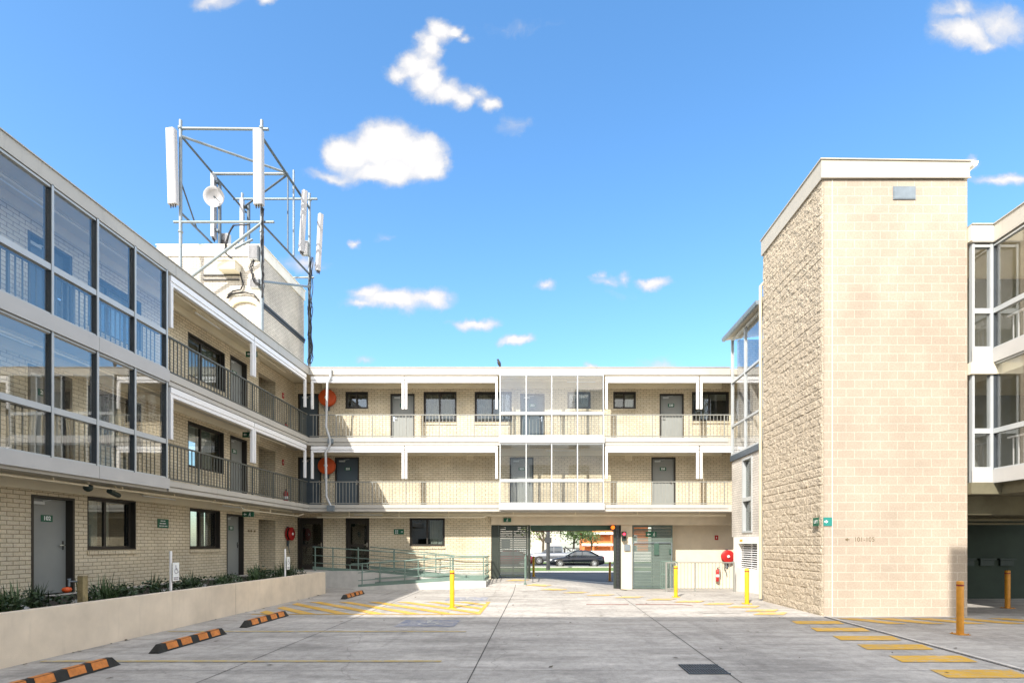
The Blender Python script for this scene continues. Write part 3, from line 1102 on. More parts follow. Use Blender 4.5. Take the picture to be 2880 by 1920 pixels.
# ------------------------------------------------------------------ right wing over the undercroft
def right_wing():
    W = thing('apartment_wing', (13, 9, 0), 'glazed upper-floor wing at the right edge, raised over a dark open car park', 'building',
              'motel wings round the courtyard')
    T = RIGHT
    d = 10.77
    us = [-12.5 + 0.03, -11.45, -10.43, -9.41]
    levels = [(6.30, 7.20, 8.76, 5.97), (3.46, 4.37, 5.965, 3.14)]
    glass_bay(W, T, us, d, levels, glassmats=('bay_glass', 'bay_glass'))
    # short return facing the court
    x0, x1 = 10.24, 10.72
    f = MB()
    f.box(x0, x0 + 0.055, 12.45, 12.55, 3.16, 8.79)
    f.box(x1 - 0.055, x1, 12.45, 12.55, 3.16, 8.79)
    for zb, zt, zh, zs in levels:
        for z, h in ((zt, 0.06), (zb + 0.03, 0.03), (zh - 0.03, 0.03)):
            f.box(x0 + 0.055, x1 - 0.055, 12.455, 12.545, z - h, z + h)
    fo = f.build('return_frame', 'silver_frame', W)
    for zb, zt, zh, zs in levels:
        MB().box(x0 + 0.055, x1 - 0.055, 12.5, 12.51, zb + 0.06, zt - 0.06).build('glass_pane', 'bay_glass', fo)
        MB().box(x0 + 0.055, x1 - 0.055, 12.5, 12.51, zt + 0.06, zh - 0.06).build('glass_pane', 'bay_glass', fo)
        MB().box(x0 - 0.02, x1 + 0.03, 12.425, 12.44, zs, zb - 0.004).build('spandrel_panel', 'grey_panel', fo)
    s = MB(T)
    s.box(-12.45, -9.35, d - 0.06, d + 0.02, 8.80, 9.2)
    s.box(-12.45, -9.35, d - 0.085, d + 0.03, 9.203, 9.225)
    s.build('roof_fascia', 'white_fascia', W)
    s = MB()
    s.box(x0 - 0.03, d - 0.064, 12.41, 12.6, 8.80, 9.2)
    s.box(x0 - 0.05, d - 0.09, 12.385, 12.6, 9.203, 9.225)
    s.build('return_fascia', 'white_fascia', W)
    s = MB(T)
    s.box(-12.4, -9.35, d + 0.03, 16.0, 8.83, 9.18)
    s.box(-15.7, -12.405, TX1 + 0.02, 16.0, 8.83, 9.18)
    s.build('roof', 'cream_soffit', W)
    for z in (5.68, 2.86):
        s = MB(T)
        s.box(-12.4, -9.35, d + 0.11, 16.0, z + 0.02, z + 0.29)
        s.box(-16.5, -12.405, TX1 + 0.02, 16.0, z + 0.02, z + 0.29)
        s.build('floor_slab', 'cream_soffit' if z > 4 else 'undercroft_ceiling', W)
    w = MB(T)
    w.box(-12.38, -9.35, d + 1.2, d + 1.4, 3.16, 8.82)
    w.build('wall', 'block_smooth', W)
    w = MB(T)
    w.box(-14.4, -14.2, TX1 + 0.02, 16.0, 3.16, 8.82)
    w.build('dark_wall', 'dim_wall', W)
    for zf in (3.16, 5.98):
        railing(W, T, -12.3, -9.4, d + 0.18, zf + 0.1, [-11.2, -10.2], 'white_metal')
    # undercroft: beams, walls, columns
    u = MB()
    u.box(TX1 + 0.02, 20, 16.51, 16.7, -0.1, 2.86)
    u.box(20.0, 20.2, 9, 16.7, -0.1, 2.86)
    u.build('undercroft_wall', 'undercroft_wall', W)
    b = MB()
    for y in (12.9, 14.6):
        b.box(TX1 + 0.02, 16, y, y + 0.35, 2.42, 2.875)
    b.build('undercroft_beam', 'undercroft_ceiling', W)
    v = MB()
    for i in range(6):
        x = 11.3 + i * 0.62
        v.box(x, x + 0.42, 16.44, 16.505, 1.03, 1.2)
        v.box(x - 0.04, x + 0.46, 16.40, 16.505, 1.21, 1.26)
    v.build('wall_vent', 'sign_dark', W)
    c = MB()
    c.tube((TX1 + 0.03, 13.8, 2.35), (16, 13.8, 2.35), 0.05)
    c.tube((TX1 + 0.03, 14.1, 2.25), (16, 14.1, 2.25), 0.035)
    c.build('service_pipe', 'undercroft_ceiling', W)
    return W


# ------------------------------------------------------------------ wing behind the viewer (casts the long shadow)
def front_wing():
    W = thing('apartment_wing', (-2, -5, 0), 'taller cream wing on the fourth side of the court, behind the viewer', 'building',
              'motel wings round the courtyard')
    T = lambda p: (-p[0], -p[1], p[2])        # faces +Y
    y = 1.4
    top = 12.45
    holes = []
    for z in (0.9, 3.9, 6.9, 9.5):
        for k in range(5):
            a = -4.2 + k * 3.2
            holes.append((a, a + 1.7, z, z + 1.25))
    w = MB(T)
    w.wall(-6.0, 11.8, 0, top - 0.3, y, 0.25, holes)
    w.box(-6.0, -5.75, y + 0.26, y + 9, 0, top - 0.3)
    w.box(11.55, 11.8, y + 0.26, y + 9, 0, top - 0.3)
    w.build('wall', 'pale_render', W)
    s = MB(T)
    s.box(-6.1, 11.9, y - 0.05, y + 9, top - 0.295, top)
    s.build('roof', 'white_fascia', W)
    b = MB(T)
    b.box(-5.7, -3.02, y + 0.05, y + 4, top + 0.003, top + 1.86)
    b.build('roof_plant', 'pale_render', W)
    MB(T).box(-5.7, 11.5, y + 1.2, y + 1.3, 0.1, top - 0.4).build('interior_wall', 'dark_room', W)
    for h in holes:
        window(W, T, *h, y, 0.5, None, sill=False)
    return W
# ------------------------------------------------------------------ ground and markings
def ground():
    far = [-320, -200, -120, -80, -50, -35, -25]
    mid = span(-20, 20, 1.0)
    xs = far + mid + [-v for v in far[::-1]]
    ys = [-320, -200, -100, -60, -40] + span(-28, 60, 1.0) + [75, 95, 120, 160, 220, 320]
    sheet('ground', xs, ys, -0.02, 'earth')
    sheet('courtyard_floor', span(-9.0, 20, 0.5), span(-20, 26.5, 0.5), 0.0, 'concrete')
    sheet('driveway', span(-6, 9, 0.5), span(26.52, 36.6, 0.5), 0.0, 'asphalt')
    sheet('footpath', span(-40, 40, 2), span(36.62, 38.2, 0.5), 0.02, 'footpath')
    sheet('road', span(-80, 80, 4), span(43.7, 53, 1), 0.0, 'asphalt')
    m = MB()
    m.box(-80, 80, 43.5, 43.69, -0.4, -0.13)
    m.build('kerb', 'footpath', kind='structure')
    sheet('grass_verge', span(-40, 40, 1), span(38.22, 43.49, 0.4), 0.03, 'grass', 'stuff')
    sheet('grass_verge', span(-80, 80, 4), span(53.02, 57, 1), 0.04, 'grass', 'stuff')
    sheet('footpath', span(-80, 80, 4), span(57.02, 60, 1), 0.04, 'footpath')

    # joints sawn in the slab
    j = MB()

    def strip(x0, y0, x1, y1, w):
        n = max(1, int(math.hypot(x1 - x0, y1 - y0) / 0.5))
        dx, dy = x1 - x0, y1 - y0
        L = math.hypot(dx, dy)
        px, py = -dy / L * w / 2, dx / L * w / 2
        vs = []
        for i in range(n + 1):
            x, y = x0 + dx * i / n, y0 + dy * i / n
            vs += [(x - px, y - py, gh(x, y) + 0.0045), (x + px, y + py, gh(x, y) + 0.0045)]
        j.add(vs, [(2 * i, 2 * i + 2, 2 * i + 3, 2 * i + 1) for i in range(n)])
    strip(-0.87, 3, -0.86, 20.2, 0.016)
    strip(-4.17, 3, -4.25, 19.8, 0.012)
    strip(2.42, 3, 2.75, 18.6, 0.014)
    strip(-7.2, 7.1, 6.3, 7.1, 0.007)
    strip(-7.2, 12.55, 6.6, 12.55, 0.007)
    strip(-7.0, 17.9, 6.6, 17.9, 0.007)
    j.build('expansion_joint', 'joint_dark', kind='structure')
    # upstand kerb line of the right-hand slab
    k = MB()
    k.prism([(6.36, 3.0, -0.02), (6.43, 3.0, -0.02), (6.43, 3.0, 0.022), (6.36, 3.0, 0.022)], (0.33, 9.35, 0))
    k.build('kerb', 'concrete_pale', kind='structure')
    q = MB()
    q.add([(6.338, 3, 0.006), (6.36, 3, 0.006), (6.69, 12.35, 0.006), (6.668, 12.35, 0.006)], [(0, 1, 2, 3)])
    q.build('expansion_joint', 'joint_dark', kind='structure')

    y = MB()

    def quad(m, pts, dz=0.008):
        m.add([(a, b, gh(a, b) + dz) for a, b in pts], [(0, 1, 2, 3)])
    # hatch beside the kerb
    for yc, xl, xrr in ((6.0, 5.05, 6.15), (6.92, 5.2, 6.28), (7.82, 5.24, 6.33), (8.72, 5.3, 6.38), (9.55, 5.35, 6.42), (10.5, 5.43, 6.47), (11.45, 5.5, 6.52)):
        quad(y, [(xl, yc - 0.22), (xrr, yc - 0.22), (xrr + 0.12, yc + 0.22), (xl + 0.1, yc + 0.22)])
    # in front of the tower
    for x in (6.95, 7.75, 8.62, 9.5, 10.4, 11.35, 12.3):
        quad(y, [(x + 0.5, 11.25), (x + 0.95, 11.25), (x + 0.38, 12.1), (x - 0.12, 12.1)])
    y.build('hazard_marking', 'paint_yellow', kind='structure')
    f = MB()
    # walkway hatch crossing the sunlit apron
    for cx, cy in ((-0.8, 21.2), (0.05, 20.2), (0.6, 19.3), (1.35, 18.5), (2.1, 17.6), (2.95, 16.9), (3.8, 16.2), (4.5, 15.6), (5.15, 15.0), (5.6, 14.3), (5.75, 13.5), (5.7, 12.9)):
        quad(f, [(cx - 0.55, cy - 0.22), (cx + 0.2, cy - 0.22), (cx + 0.5, cy + 0.22), (cx - 0.2, cy + 0.22)], 0.012)
    f.build('hazard_marking', 'paint_yellow_faint', kind='structure')
    # shared zone between the accessible bays, diagonal bars clipped to the box
    h = MB()
    X0, X1, Y0, Y1 = -6.95, -1.4, 12.85, 15.55
    s = 0.62
    for i in range(-5, 9):
        xb = X0 + 0.2 + i * 0.86
        pts = [(xb + (Y1 - Y0) / s * 0.62, Y0), (xb + (Y1 - Y0) / s * 0.62 + 0.36, Y0), (xb + 0.36, Y1), (xb, Y1)]

        def clip(p, q, lim, low):
            t = (lim - p[0]) / (q[0] - p[0])
            return (lim, p[1] + t * (q[1] - p[1]))
        poly = pts
        for lim, sg in ((X0, 1), (X1 - 0.1, -1)):
            out = []
            for a, b in zip(poly, poly[1:] + poly[:1]):
                ia, ib = sg * (a[0] - lim) >= 0, sg * (b[0] - lim) >= 0
                if ia:
                    out.append(a)
                if ia != ib:
                    out.append(clip(a, b, lim, 0))
            poly = out
            if not poly:
                break
        if len(poly) >= 3:
            h.add([(a, b, 0.008) for a, b in poly], [tuple(range(len(poly)))])
    h.add([(X1 - 0.1, Y0, 0.008), (X1, Y0, 0.008), (X1, Y1, 0.008), (X1 - 0.1, Y1, 0.008)], [(0, 1, 2, 3)])
    h.add([(X0, Y0 - 0.1, 0.0085), (X1, Y0 - 0.1, 0.0085), (X1, Y0, 0.0085), (X0, Y0, 0.0085)], [(0, 1, 2, 3)])
    h.build('hazard_marking', 'paint_yellow', kind='structure')
    ln = MB()
    for yy in (10.27, 7.66, 5.0):
        ln.add([(-7.2, yy - 0.05, 0.008), (-1.4, yy - 0.05, 0.008), (-1.4, yy + 0.05, 0.008), (-7.2, yy + 0.05, 0.008)], [(0, 1, 2, 3)])
    ln.build('parking_line', 'paint_line', kind='structure')
    # blue accessible-bay stencils
    for cx, cy in ((-2.35, 11.35), (-2.2, 16.4)):
        b = MB()
        b.add([(cx - 0.62, cy - 0.5, 0.008), (cx + 0.62, cy - 0.5, 0.008), (cx + 0.62, cy + 0.5, 0.008), (cx - 0.62, cy + 0.5, 0.008)], [(0, 1, 2, 3)])
        b.mi = 1
        wheelchair(b, (cx, cy, 0.012), (1, 0, 0), (0, 1, 0), 0.4)
        b.build('parking_symbol', ['paint_blue', 'paint_white'], kind='structure')
    # patched trenches and a steel channel
    p = MB()
    for a in ((-0.35, 15.9, 0.95, 16.6), (4.05, 13.0, 5.0, 13.75), (-2.3, 18.7, -1.2, 19.2)):
        p.add([(a[0], a[1], 0.006), (a[2], a[1], 0.006), (a[2] + 0.1, a[3], 0.006), (a[0] + 0.05, a[3], 0.006)], [(0, 1, 2, 3)])
    p.build('concrete_patch', 'concrete', kind='structure')
    t = MB()
    t.box(1.36, 2.55, 14.87, 14.91, -0.01, 0.012)
    t.box(2.75, 4.05, 14.87, 14.91, -0.01, 0.012)
    t.prism([(4.05, 14.87, -0.01), (4.05, 14.91, -0.01), (4.05, 14.91, 0.012), (4.05, 14.87, 0.012)], (0.22, -0.35, 0))
    tag(t.build('floor_channel', 'channel_red', org=(2.7, 14.9, 0)), 'thin rusty steel track set in the sunlit concrete apron', 'floor track')
    g = thing('drain_grate', (2.25, 7.15, 0), 'dark steel slotted drain grate set in the grey shaded concrete', 'drain')
    MB().add([(1.97, 6.9, 0.005), (2.52, 6.9, 0.005), (2.52, 7.42, 0.005), (1.97, 7.42, 0.005)], [(0, 1, 2, 3)]).build('drain_pit', 'dark_room', g)
    gb = MB()
    for i in range(15):
        x = 1.985 + i * 0.0365
        gb.box(x, x + 0.014, 6.92, 7.40, 0.007, 0.016)
    for yy in (6.9, 7.155, 7.4):
        gb.box(1.97, 2.52, yy, yy + 0.02, 0.008, 0.0175)
    gb.build('grate_bars', 'galv_dark', g)


def wheelchair(b, o, ux, uz, s):
    """access symbol from flat strokes, s = half height"""
    o, ux, uz = Vector(o), Vector(ux), Vector(uz)

    def P(x, y):
        return tuple(o + ux * x * s + uz * y * s)

    def stroke(x0, y0, x1, y1, w=0.16):
        d = Vector((x1 - x0, y1 - y0)).normalized()
        n = Vector((-d.y, d.x)) * w / 2
        b.add([P(x0 - n.x, y0 - n.y), P(x1 - n.x, y1 - n.y), P(x1 + n.x, y1 + n.y), P(x0 + n.x, y0 + n.y)], [(0, 1, 2, 3)])
    n = 12
    b.add([P(-0.1 + 0.15 * math.cos(2 * PI * i / n), 0.8 + 0.15 * math.sin(2 * PI * i / n)) for i in range(n)], [tuple(range(n))])
    stroke(-0.1, 0.6, -0.02, 0.0, 0.2)
    stroke(-0.06, 0.3, 0.35, 0.25, 0.13)
    stroke(-0.04, 0.02, 0.42, 0.0, 0.17)
    stroke(0.4, 0.04, 0.6, -0.55, 0.16)
    stroke(0.55, -0.55, 0.8, -0.48, 0.13)
    for i in range(11):
        a0, a1 = math.radians(120 + i * 20), math.radians(140 + i * 20 + 2)
        stroke(0.02 + 0.5 * math.cos(a0), -0.28 + 0.5 * math.sin(a0), 0.02 + 0.5 * math.cos(a1), -0.28 + 0.5 * math.sin(a1), 0.13)


def litter():
    r = random.Random(9)
    b = MB()
    for i in range(70):
        if i < 30:
            x, y = r.uniform(-7.0, 8.5), r.uniform(4.5, 12)
        elif i < 50:
            x, y = -7.3 + abs(r.gauss(0, 0.12)), r.uniform(6, 18)
        else:
            x, y = r.uniform(-4, 6.3), r.uniform(12, 19)
        a = r.uniform(0, 6.28)
        l = r.uniform(0.025, 0.06)
        c, s_ = math.cos(a) * l, math.sin(a) * l
        z = gh(x, y) + 0.01
        b.add([(x - c, y - s_, z), (x - s_ * 0.4, y + c * 0.4, z + r.uniform(0.004, 0.02)), (x + c, y + s_, z + r.uniform(0, 0.015)), (x + s_ * 0.4, y - c * 0.4, z + 0.002)], [(0, 1, 2, 3)])
    b.build('leaf_litter', 'bark', kind='stuff')


# ------------------------------------------------------------------ planter, plants
def planter():
    W = thing('retaining_wall', (-7.4, 10, 0), 'low beige rendered planter wall running along the shaded left wing', 'wall')
    m = MB()
    for a, b in ((1.0, 12.795), (12.805, 18.2)):
        m.box(-7.53, -7.33, a, b, -0.05, 0.745)
    m.box(-9.0, -7.535, 18.02, 18.2, -0.05, 0.74)
    m.build('rendered_wall', 'render_beige', W)
    s = MB()
    s.box(-7.338, -7.332, 12.796, 12.804, 0, 0.74)
    s.box(-7.5, -7.338, 12.796, 12.804, 0, 0.74)
    s.build('joint_sealant', 'joint_dark', W)
    xs = span(-10.12, -7.535, 0.22)
    ys = span(1.0, 18.0, 0.3)
    v = MB()
    vs = [(x, y, 0.56 + 0.05 * noise.noise(Vector((x * 2, y * 2, 0))) + (0.05 if x < -8.6 else 0)) for y in ys for x in xs]
    n = len(xs)
    v.add(vs, [(j * n + i, j * n + i + 1, (j + 1) * n + i + 1, (j + 1) * n + i) for j in range(len(ys) - 1) for i in range(n - 1)], True)
    v.build('garden_bed', 'mulch', kind='structure')

    def strap(seed, mat, name, n=64, L=0.64):
        r = random.Random(seed)
        b = MB()
        for i in range(n):
            a = r.uniform(0, 2 * PI)
            lean = r.uniform(0.1, 1.0)
            ln = L * r.uniform(0.55, 1.1)
            w = r.uniform(0.008, 0.017)
            x0, y0 = 0.09 * r.gauss(0, 1), 0.09 * r.gauss(0, 1)
            ca, sa = math.cos(a), math.sin(a)
            vs = []
            for k in range(5):
                t = k / 4
                out = lean * ln * (t ** 1.7) * 0.75
                z = ln * (t - 0.42 * lean * t * t)
                ww = w * (1 - t * t * 0.93)
                vs += [(x0 + ca * out - sa * ww, y0 + sa * out + ca * ww, z), (x0 + ca * out, y0 + sa * out, z - ww * 0.5), (x0 + ca * out + sa * ww, y0 + sa * out - ca * ww, z)]
            fs = []
            for k in range(4):
                fs += [(3 * k, 3 * k + 1, 3 * k + 4, 3 * k + 3), (3 * k + 1, 3 * k + 2, 3 * k + 5, 3 * k + 4)]
            b.add(vs, fs, True)
        return b.build(name, mat)

    def bush(seed, mat, name, n=260, rad=0.27, h=0.34, leaf=0.06, second=None):
        r = random.Random(seed)
        b = MB()
        for i in range(n):
            a = r.uniform(0, 2 * PI)
            q = math.sqrt(r.random())
            zz = h * r.random() * (1.15 - 0.55 * q)
            c = Vector((rad * q * math.cos(a) * 1.3, rad * q * math.sin(a) * 1.3, zz + 0.02))
            d = Vector((math.cos(a) * 0.8 + r.gauss(0, .4), math.sin(a) * 0.8 + r.gauss(0, .4), r.uniform(-0.2, 0.9))).normalized()
            sd = d.cross(Vector((r.gauss(0, 1), r.gauss(0, 1), 1.5))).normalized()
            l = leaf * r.uniform(0.7, 1.5)
            if second and r.random() < 0.16 and zz > h * 0.4:
                b.mi = 1
                l *= 0.8
            else:
                b.mi = 0
            b.add([tuple(c), tuple(c + d * l * 0.5 + sd * l * 0.32), tuple(c + d * l), tuple(c + d * l * 0.5 - sd * l * 0.32)], [(0, 1, 2, 3)])
        for i in range(7):
            b.mi = 0
            a = r.uniform(0, 2 * PI)
            b.tube((0, 0, 0), (rad * 0.7 * math.cos(a), rad * 0.7 * math.sin(a), h * 0.7), 0.006, 5, 0.003, False)
        return b.build(name, [mat, second] if second else mat)
    straps = [strap(i, 'leaf_mid' if i % 2 else 'leaf_dark', 'strappy_plant') for i in range(4)]
    bushes = [bush(20 + i, 'leaf_dark', 'leafy_shrub') for i in range(4)]
    ordn = ['first', 'second', 'third', 'fourth', 'fifth', 'sixth', 'seventh', 'eighth', 'ninth', 'tenth', 'eleventh', 'twelfth', 'thirteenth', 'fourteenth', 'fifteenth', 'sixteenth']
    used = set()

    def put(src, x, y, sc, label, cat, group):
        o = src if src not in used else src.copy()
        if src in used:
            COL.objects.link(o)
        used.add(src)
        o.location = (x, y, 0.575)
        o.rotation_euler = (0, 0, RND.uniform(0, 6.28))
        o.scale = (sc, sc, sc * RND.uniform(0.9, 1.15))
        tag(o, label, cat, group)
    ss = [(-8.0, 7.6), (-8.3, 8.35), (-8.7, 9.15), (-7.95, 9.65), (-8.2, 10.35), (-8.45, 11.6), (-8.1, 12.35), (-8.0, 13.3), (-8.3, 14.0), (-7.95, 14.8), (-8.3, 15.6), (-8.0, 16.3), (-8.2, 17.2)]
    for i, (x, y) in enumerate(ss):
        put(straps[i % 4], x, y, RND.uniform(0.75, 1.08), ordn[i] + ' strappy green clump from the near end of the planter bed', 'plant', 'strappy clumps in the planter')
    bs = [(-7.9, 8.0), (-8.45, 8.85), (-7.85, 9.2), (-7.9, 10.0), (-8.25, 10.85), (-7.85, 11.3), (-7.85, 12.0), (-8.35, 12.9), (-7.85, 12.8), (-7.85, 13.8), (-8.15, 14.45), (-7.85, 15.3), (-8.0, 15.95), (-7.85, 16.8), (-8.5, 16.6), (-7.85, 17.6)]
    for i, (x, y) in enumerate(bs):
        put(bushes[i % 4], x - 0.22, y, RND.uniform(0.8, 1.15), ordn[i] + ' dark leafy shrub from the near end of the planter bed', 'shrub', 'leafy shrubs in the planter')
    fl = bush(77, 'leaf_mid', 'flowering_shrub', 150, 0.26, 0.36, 0.05, 'flower_yellow')
    put(fl, -8.9, 16.9, 1.0, 'yellow-flowered shrub in the planter, nearer of the two', 'shrub', 'flowering shrubs')
    put(fl, -9.2, 17.65, 0.9, 'yellow-flowered shrub in the planter, farther of the two', 'shrub', 'flowering shrubs')
    r = random.Random(5)
    for k in range(7):
        b = MB()
        vs, fs = [], []
        n, mrows = 9, 5
        for j in range(mrows):
            th = PI / 2 * j / (mrows - 1)
            for i in range(n):
                a = 2 * PI * i / n
                q = 0.16 * (1 + 0.35 * noise.noise(Vector((math.cos(a) * 1.5 + k * 5, math.sin(a) * 1.5, j * 0.6))))
                vs.append((q * math.cos(th) * math.cos(a) * 1.25, q * math.cos(th) * math.sin(a), q * math.sin(th) * 0.7 - 0.02))
        for j in range(mrows - 1):
            for i in range(n):
                fs.append((j * n + i, j * n + (i + 1) % n, (j + 1) * n + (i + 1) % n, (j + 1) * n + i))
        b.add(vs, fs, True)
        o = b.build('garden_stone', 'stone', label=ordn[k] + ' pale garden stone from the near end of the planter bed', cat='stone', group='stones in the planter')
        o.location = (-8.75 + r.uniform(-.25, .3), 8.6 + k * 1.05 + r.uniform(-.3, .3), 0.6)
        o.rotation_euler = (0, 0, r.uniform(0, 6))
    # accessible-parking sign posts
    for y, lab in ((10.95, 'white access-parking sign on a post, nearer one, against the brick wall'), (15.9, 'white access-parking sign on a post, farther one near the hose reel')):
        P = thing('parking_sign', (-7.62, y, 0.55), lab, 'sign', 'accessible parking signs')
        MB().tube((-7.62, y, 0.5), (-7.62, y, 1.56), 0.026, 12).build('post', 'white_metal', P)
        b = MB()
        b.cbox((-7.55, y + 0.055, 1.13), (0.008, 0.19, 0.38))
        b.mi = 1
        b.cbox((-7.545, y + 0.055, 1.005), (0.003, 0.14, 0.022))
        b.cbox((-7.545, y + 0.055, 0.972), (0.003, 0.14, 0.022))
        wheelchair(b, (-7.5425, y + 0.055, 1.17), (0, 1, 0), (0, 0, 1), 0.1)
        b.build('sign_plate', ['sign_white', 'sign_grey'], P)
    T = thing('timber_post', (-7.63, 8.85, 0.55), 'short dark timber post carrying a garden tap in the planter', 'post')
    MB().box(-7.68, -7.59, 8.8, 8.9, 0.5, 1.17).build('post', 'timber_post', T)
    g = MB()
    g.tube((-7.69, 8.82, 1.08), (-7.80, 8.78, 1.08), 0.014)
    g.tube((-7.80, 8.78, 1.11), (-7.80, 8.78, 1.0), 0.016)
    g.tube((-7.80, 8.75, 1.12), (-7.80, 8.81, 1.12), 0.008)
    g.build('tap', 'galv', T)
    MB().lathe([(0.02, 0.06), (0.055, 0.05), (0.07, 0.02), (0.06, -0.01), (0.02, -0.03)], (-7.82, 8.76, 0.93), n=14).build('hose_fitting', 'hose_orange', T)


# ------------------------------------------------------------------ small courtyard things
def wheel_stops():
    def make():
        W = thing('wheel_stop', (0, 0, 0), None, None)
        L, w, h = 1.8, 0.17, 0.125
        b = MB()
        b.prism([(-w / 2, -L / 2 + 0.1, 0), (w / 2, -L / 2 + 0.1, 0), (w / 2 - 0.045, -L / 2 + 0.1, h), (-w / 2 + 0.045, -L / 2 + 0.1, h)], (0, L - 0.2, 0))
        for s in (-1, 1):
            a = [(-w / 2, s * (L / 2 - 0.1), 0), (w / 2, s * (L / 2 - 0.1), 0), (w / 2 - 0.045, s * (L / 2 - 0.1), h), (-w / 2 + 0.045, s * (L / 2 - 0.1), h)]
            e = [(-w / 2, s * L / 2, 0), (w / 2, s * L / 2, 0), (w / 2 - 0.03, s * L / 2, 0.02), (-w / 2 + 0.03, s * L / 2, 0.02)]
            b.add(a + e, [(0, 1, 5, 4), (1, 2, 6, 5), (2, 3, 7, 6), (3, 0, 4, 7), (4, 5, 6, 7)])
        b.build('rubber_body', 'black_rubber', W)
        for k, y in enumerate((-0.57, -0.22, 0.22, 0.57)):
            q = MB()
            # reflective inlay on the sloping face and crown
            for sx in (1,):
                q.prism([(sx * (w / 2 - 0.008), y - 0.125, 0.025), (sx * (w / 2 - 0.005), y - 0.125, 0.025), (sx * (w / 2 - 0.04), y - 0.125, h - 0.004), (sx * (w / 2 - 0.043), y - 0.125, h - 0.004)], (0, 0.25, 0))
            q.box(-w / 2 + 0.05, w / 2 - 0.05, y - 0.125, y + 0.125, h, h + 0.004)
            q.build('reflector', 'stop_orange', W)
        return W
    w0 = make()
    sp = [(-5.97, 6.55, 'nearest rubber wheel stop with orange reflectors, cut off by the frame corner'), (-5.97, 9.1, 'second rubber wheel stop from the near corner, orange reflectors, in shade'),
          (-6.0, 11.65, 'third rubber wheel stop from the near corner, beside the yellow hatching'), (-6.02, 17.2, 'farthest rubber wheel stop, near the foot of the access ramp')]
    for i, (x, y, l) in enumerate(sp):
        o = w0 if i == 0 else copy_tree(w0)
        o.location = (x, y, 0.004)
        o['label'] = l
        o['category'] = 'wheel stop'
        o['group'] = 'wheel stops in the parking bays'


def bollards():
    def make(mat):
        W = thing('bollard', (0, 0, 0), None, None)
        b = MB()
        b.lathe([(0.06, 0.0), (0.06, 0.985), (0.055, 0.998), (0.03, 1.004)], (0, 0, 0), n=20)
        b.build('post', mat, W)
        MB().lathe([(0.0615, 0.0), (0.0615, 0.03)], (0, 0, 0.91), n=20).build('red_band', 'band_red', W)
        f = MB().box(-0.11, 0.11, -0.11, 0.11, 0.0, 0.012)
        for sx in (-1, 1):
            for sy in (-1, 1):
                f.tube((sx * 0.085, sy * 0.085, 0.012), (sx * 0.085, sy * 0.085, 0.028), 0.012, 6)
        f.build('base_plate', mat, W)
        return W
    y0, a0 = make('bollard_yellow'), make('bollard_amber')
    seen = set()
    for src, x, y, l in ((y0, -2.29, 14.06, 'yellow bollard in the sun in front of the access ramp'),
                         (y0, 4.42, 16.95, 'yellow bollard in the sun beside the right louvred gate'),
                         (y0, 5.95, 15.05, 'yellow bollard in the sun left of the block tower'),
                         (a0, 7.96, 9.96, 'amber bollard with dark red band in front of the block tower'),
                         (a0, 12.5, 14.06, 'amber bollard with red band inside the dark car park'),
                         (y0, -0.22, 25.6, 'yellow bollard inside the gateway, left of the opening'),
                         (a0, 3.75, 27.6, 'reddish bollard beyond the gateway, right of the opening')):
        o = src if src not in seen else copy_tree(src)
        seen.add(src)
        o.location = (x, y, gh(x, y) + 0.003)
        tag(o, l, 'bollard', 'bollards round the courtyard')


def reel(T, u, d, z, label, mat='hose_orange', k=1.0):
    """fire hose reel, drum axis square to the wall at depth d"""
    loc = T((u, d, z))
    W = thing('hose_reel', loc, label, 'hose reel', 'fire hose reels')
    S = lambda pr: [(r * k, h) for r, h in pr]
    ax = Vector(T((0, -1, 0)))
    c = Vector(loc)
    MB().lathe(S([(0.10, 0.04), (0.33, 0.05), (0.345, 0.06), (0.345, 0.075), (0.3, 0.08)]), c, ax, 28).build('rear_disc', mat, W)
    MB().lathe(S([(0.2, 0.081), (0.285, 0.09), (0.30, 0.13), (0.285, 0.165), (0.2, 0.17)]), c, ax, 28).build('hose_coil', 'black_rubber', W)
    m = MB().lathe(S([(0.06, 0.171), (0.34, 0.172), (0.345, 0.18), (0.345, 0.20), (0.33, 0.21), (0.15, 0.195), (0.09, 0.215), (0.03, 0.22)]), c, ax, 28)
    m.build('front_disc', mat, W)
    MB().lathe(S([(0.02, 0.215), (0.075, 0.222), (0.075, 0.245), (0.03, 0.25)]), c, ax, 16).build('hub', 'sign_white', W)
    n = MB(T)
    n.box(u - 0.05, u + 0.05, d - 0.05, d - 0.002, z - 0.5, z + 0.3)
    n.path([(u - 0.12, d - 0.14, z - 0.3), (u - 0.15, d - 0.12, z - 0.48), (u - 0.06, d - 0.1, z - 0.62), (u - 0.02, d - 0.1, z - 0.78)], 0.016)
    n.build('valve_and_nozzle', 'galv_dark', W)
    return W


def extinguisher(T, u, d, z, label):
    loc = T((u, d, z))
    W = thing('fire_extinguisher', loc, label, 'extinguisher', 'fire extinguishers')
    c = Vector(T((u, d - 0.12, z)))
    MB().lathe([(0.07, 0.0), (0.085, 0.02), (0.085, 0.42), (0.06, 0.49), (0.03, 0.52)], c, n=18).build('cylinder', 'fire_red', W)
    MB().lathe([(0.0865, 0.0), (0.0865, 0.1)], c + Vector((0, 0, 0.2)), n=18).build('paper_label', 'sign_white', W)
    h = MB().tube(c + Vector((0, 0, 0.52)), c + Vector((0, 0, 0.58)), 0.02, 8)
    q = Vector(T((1, 0, 0)))
    h.bar(c + Vector((0, 0, 0.58)) - q * 0.03, c + Vector((0, 0, 0.6)) + q * 0.09, 0.018)
    h.path([c + Vector((0, 0, 0.55)), c + q * 0.1 + Vector((0, 0, 0.5)), c + q * 0.11 + Vector((0, 0, 0.2))], 0.011)
    h.build('valve', 'black_rubber', W)


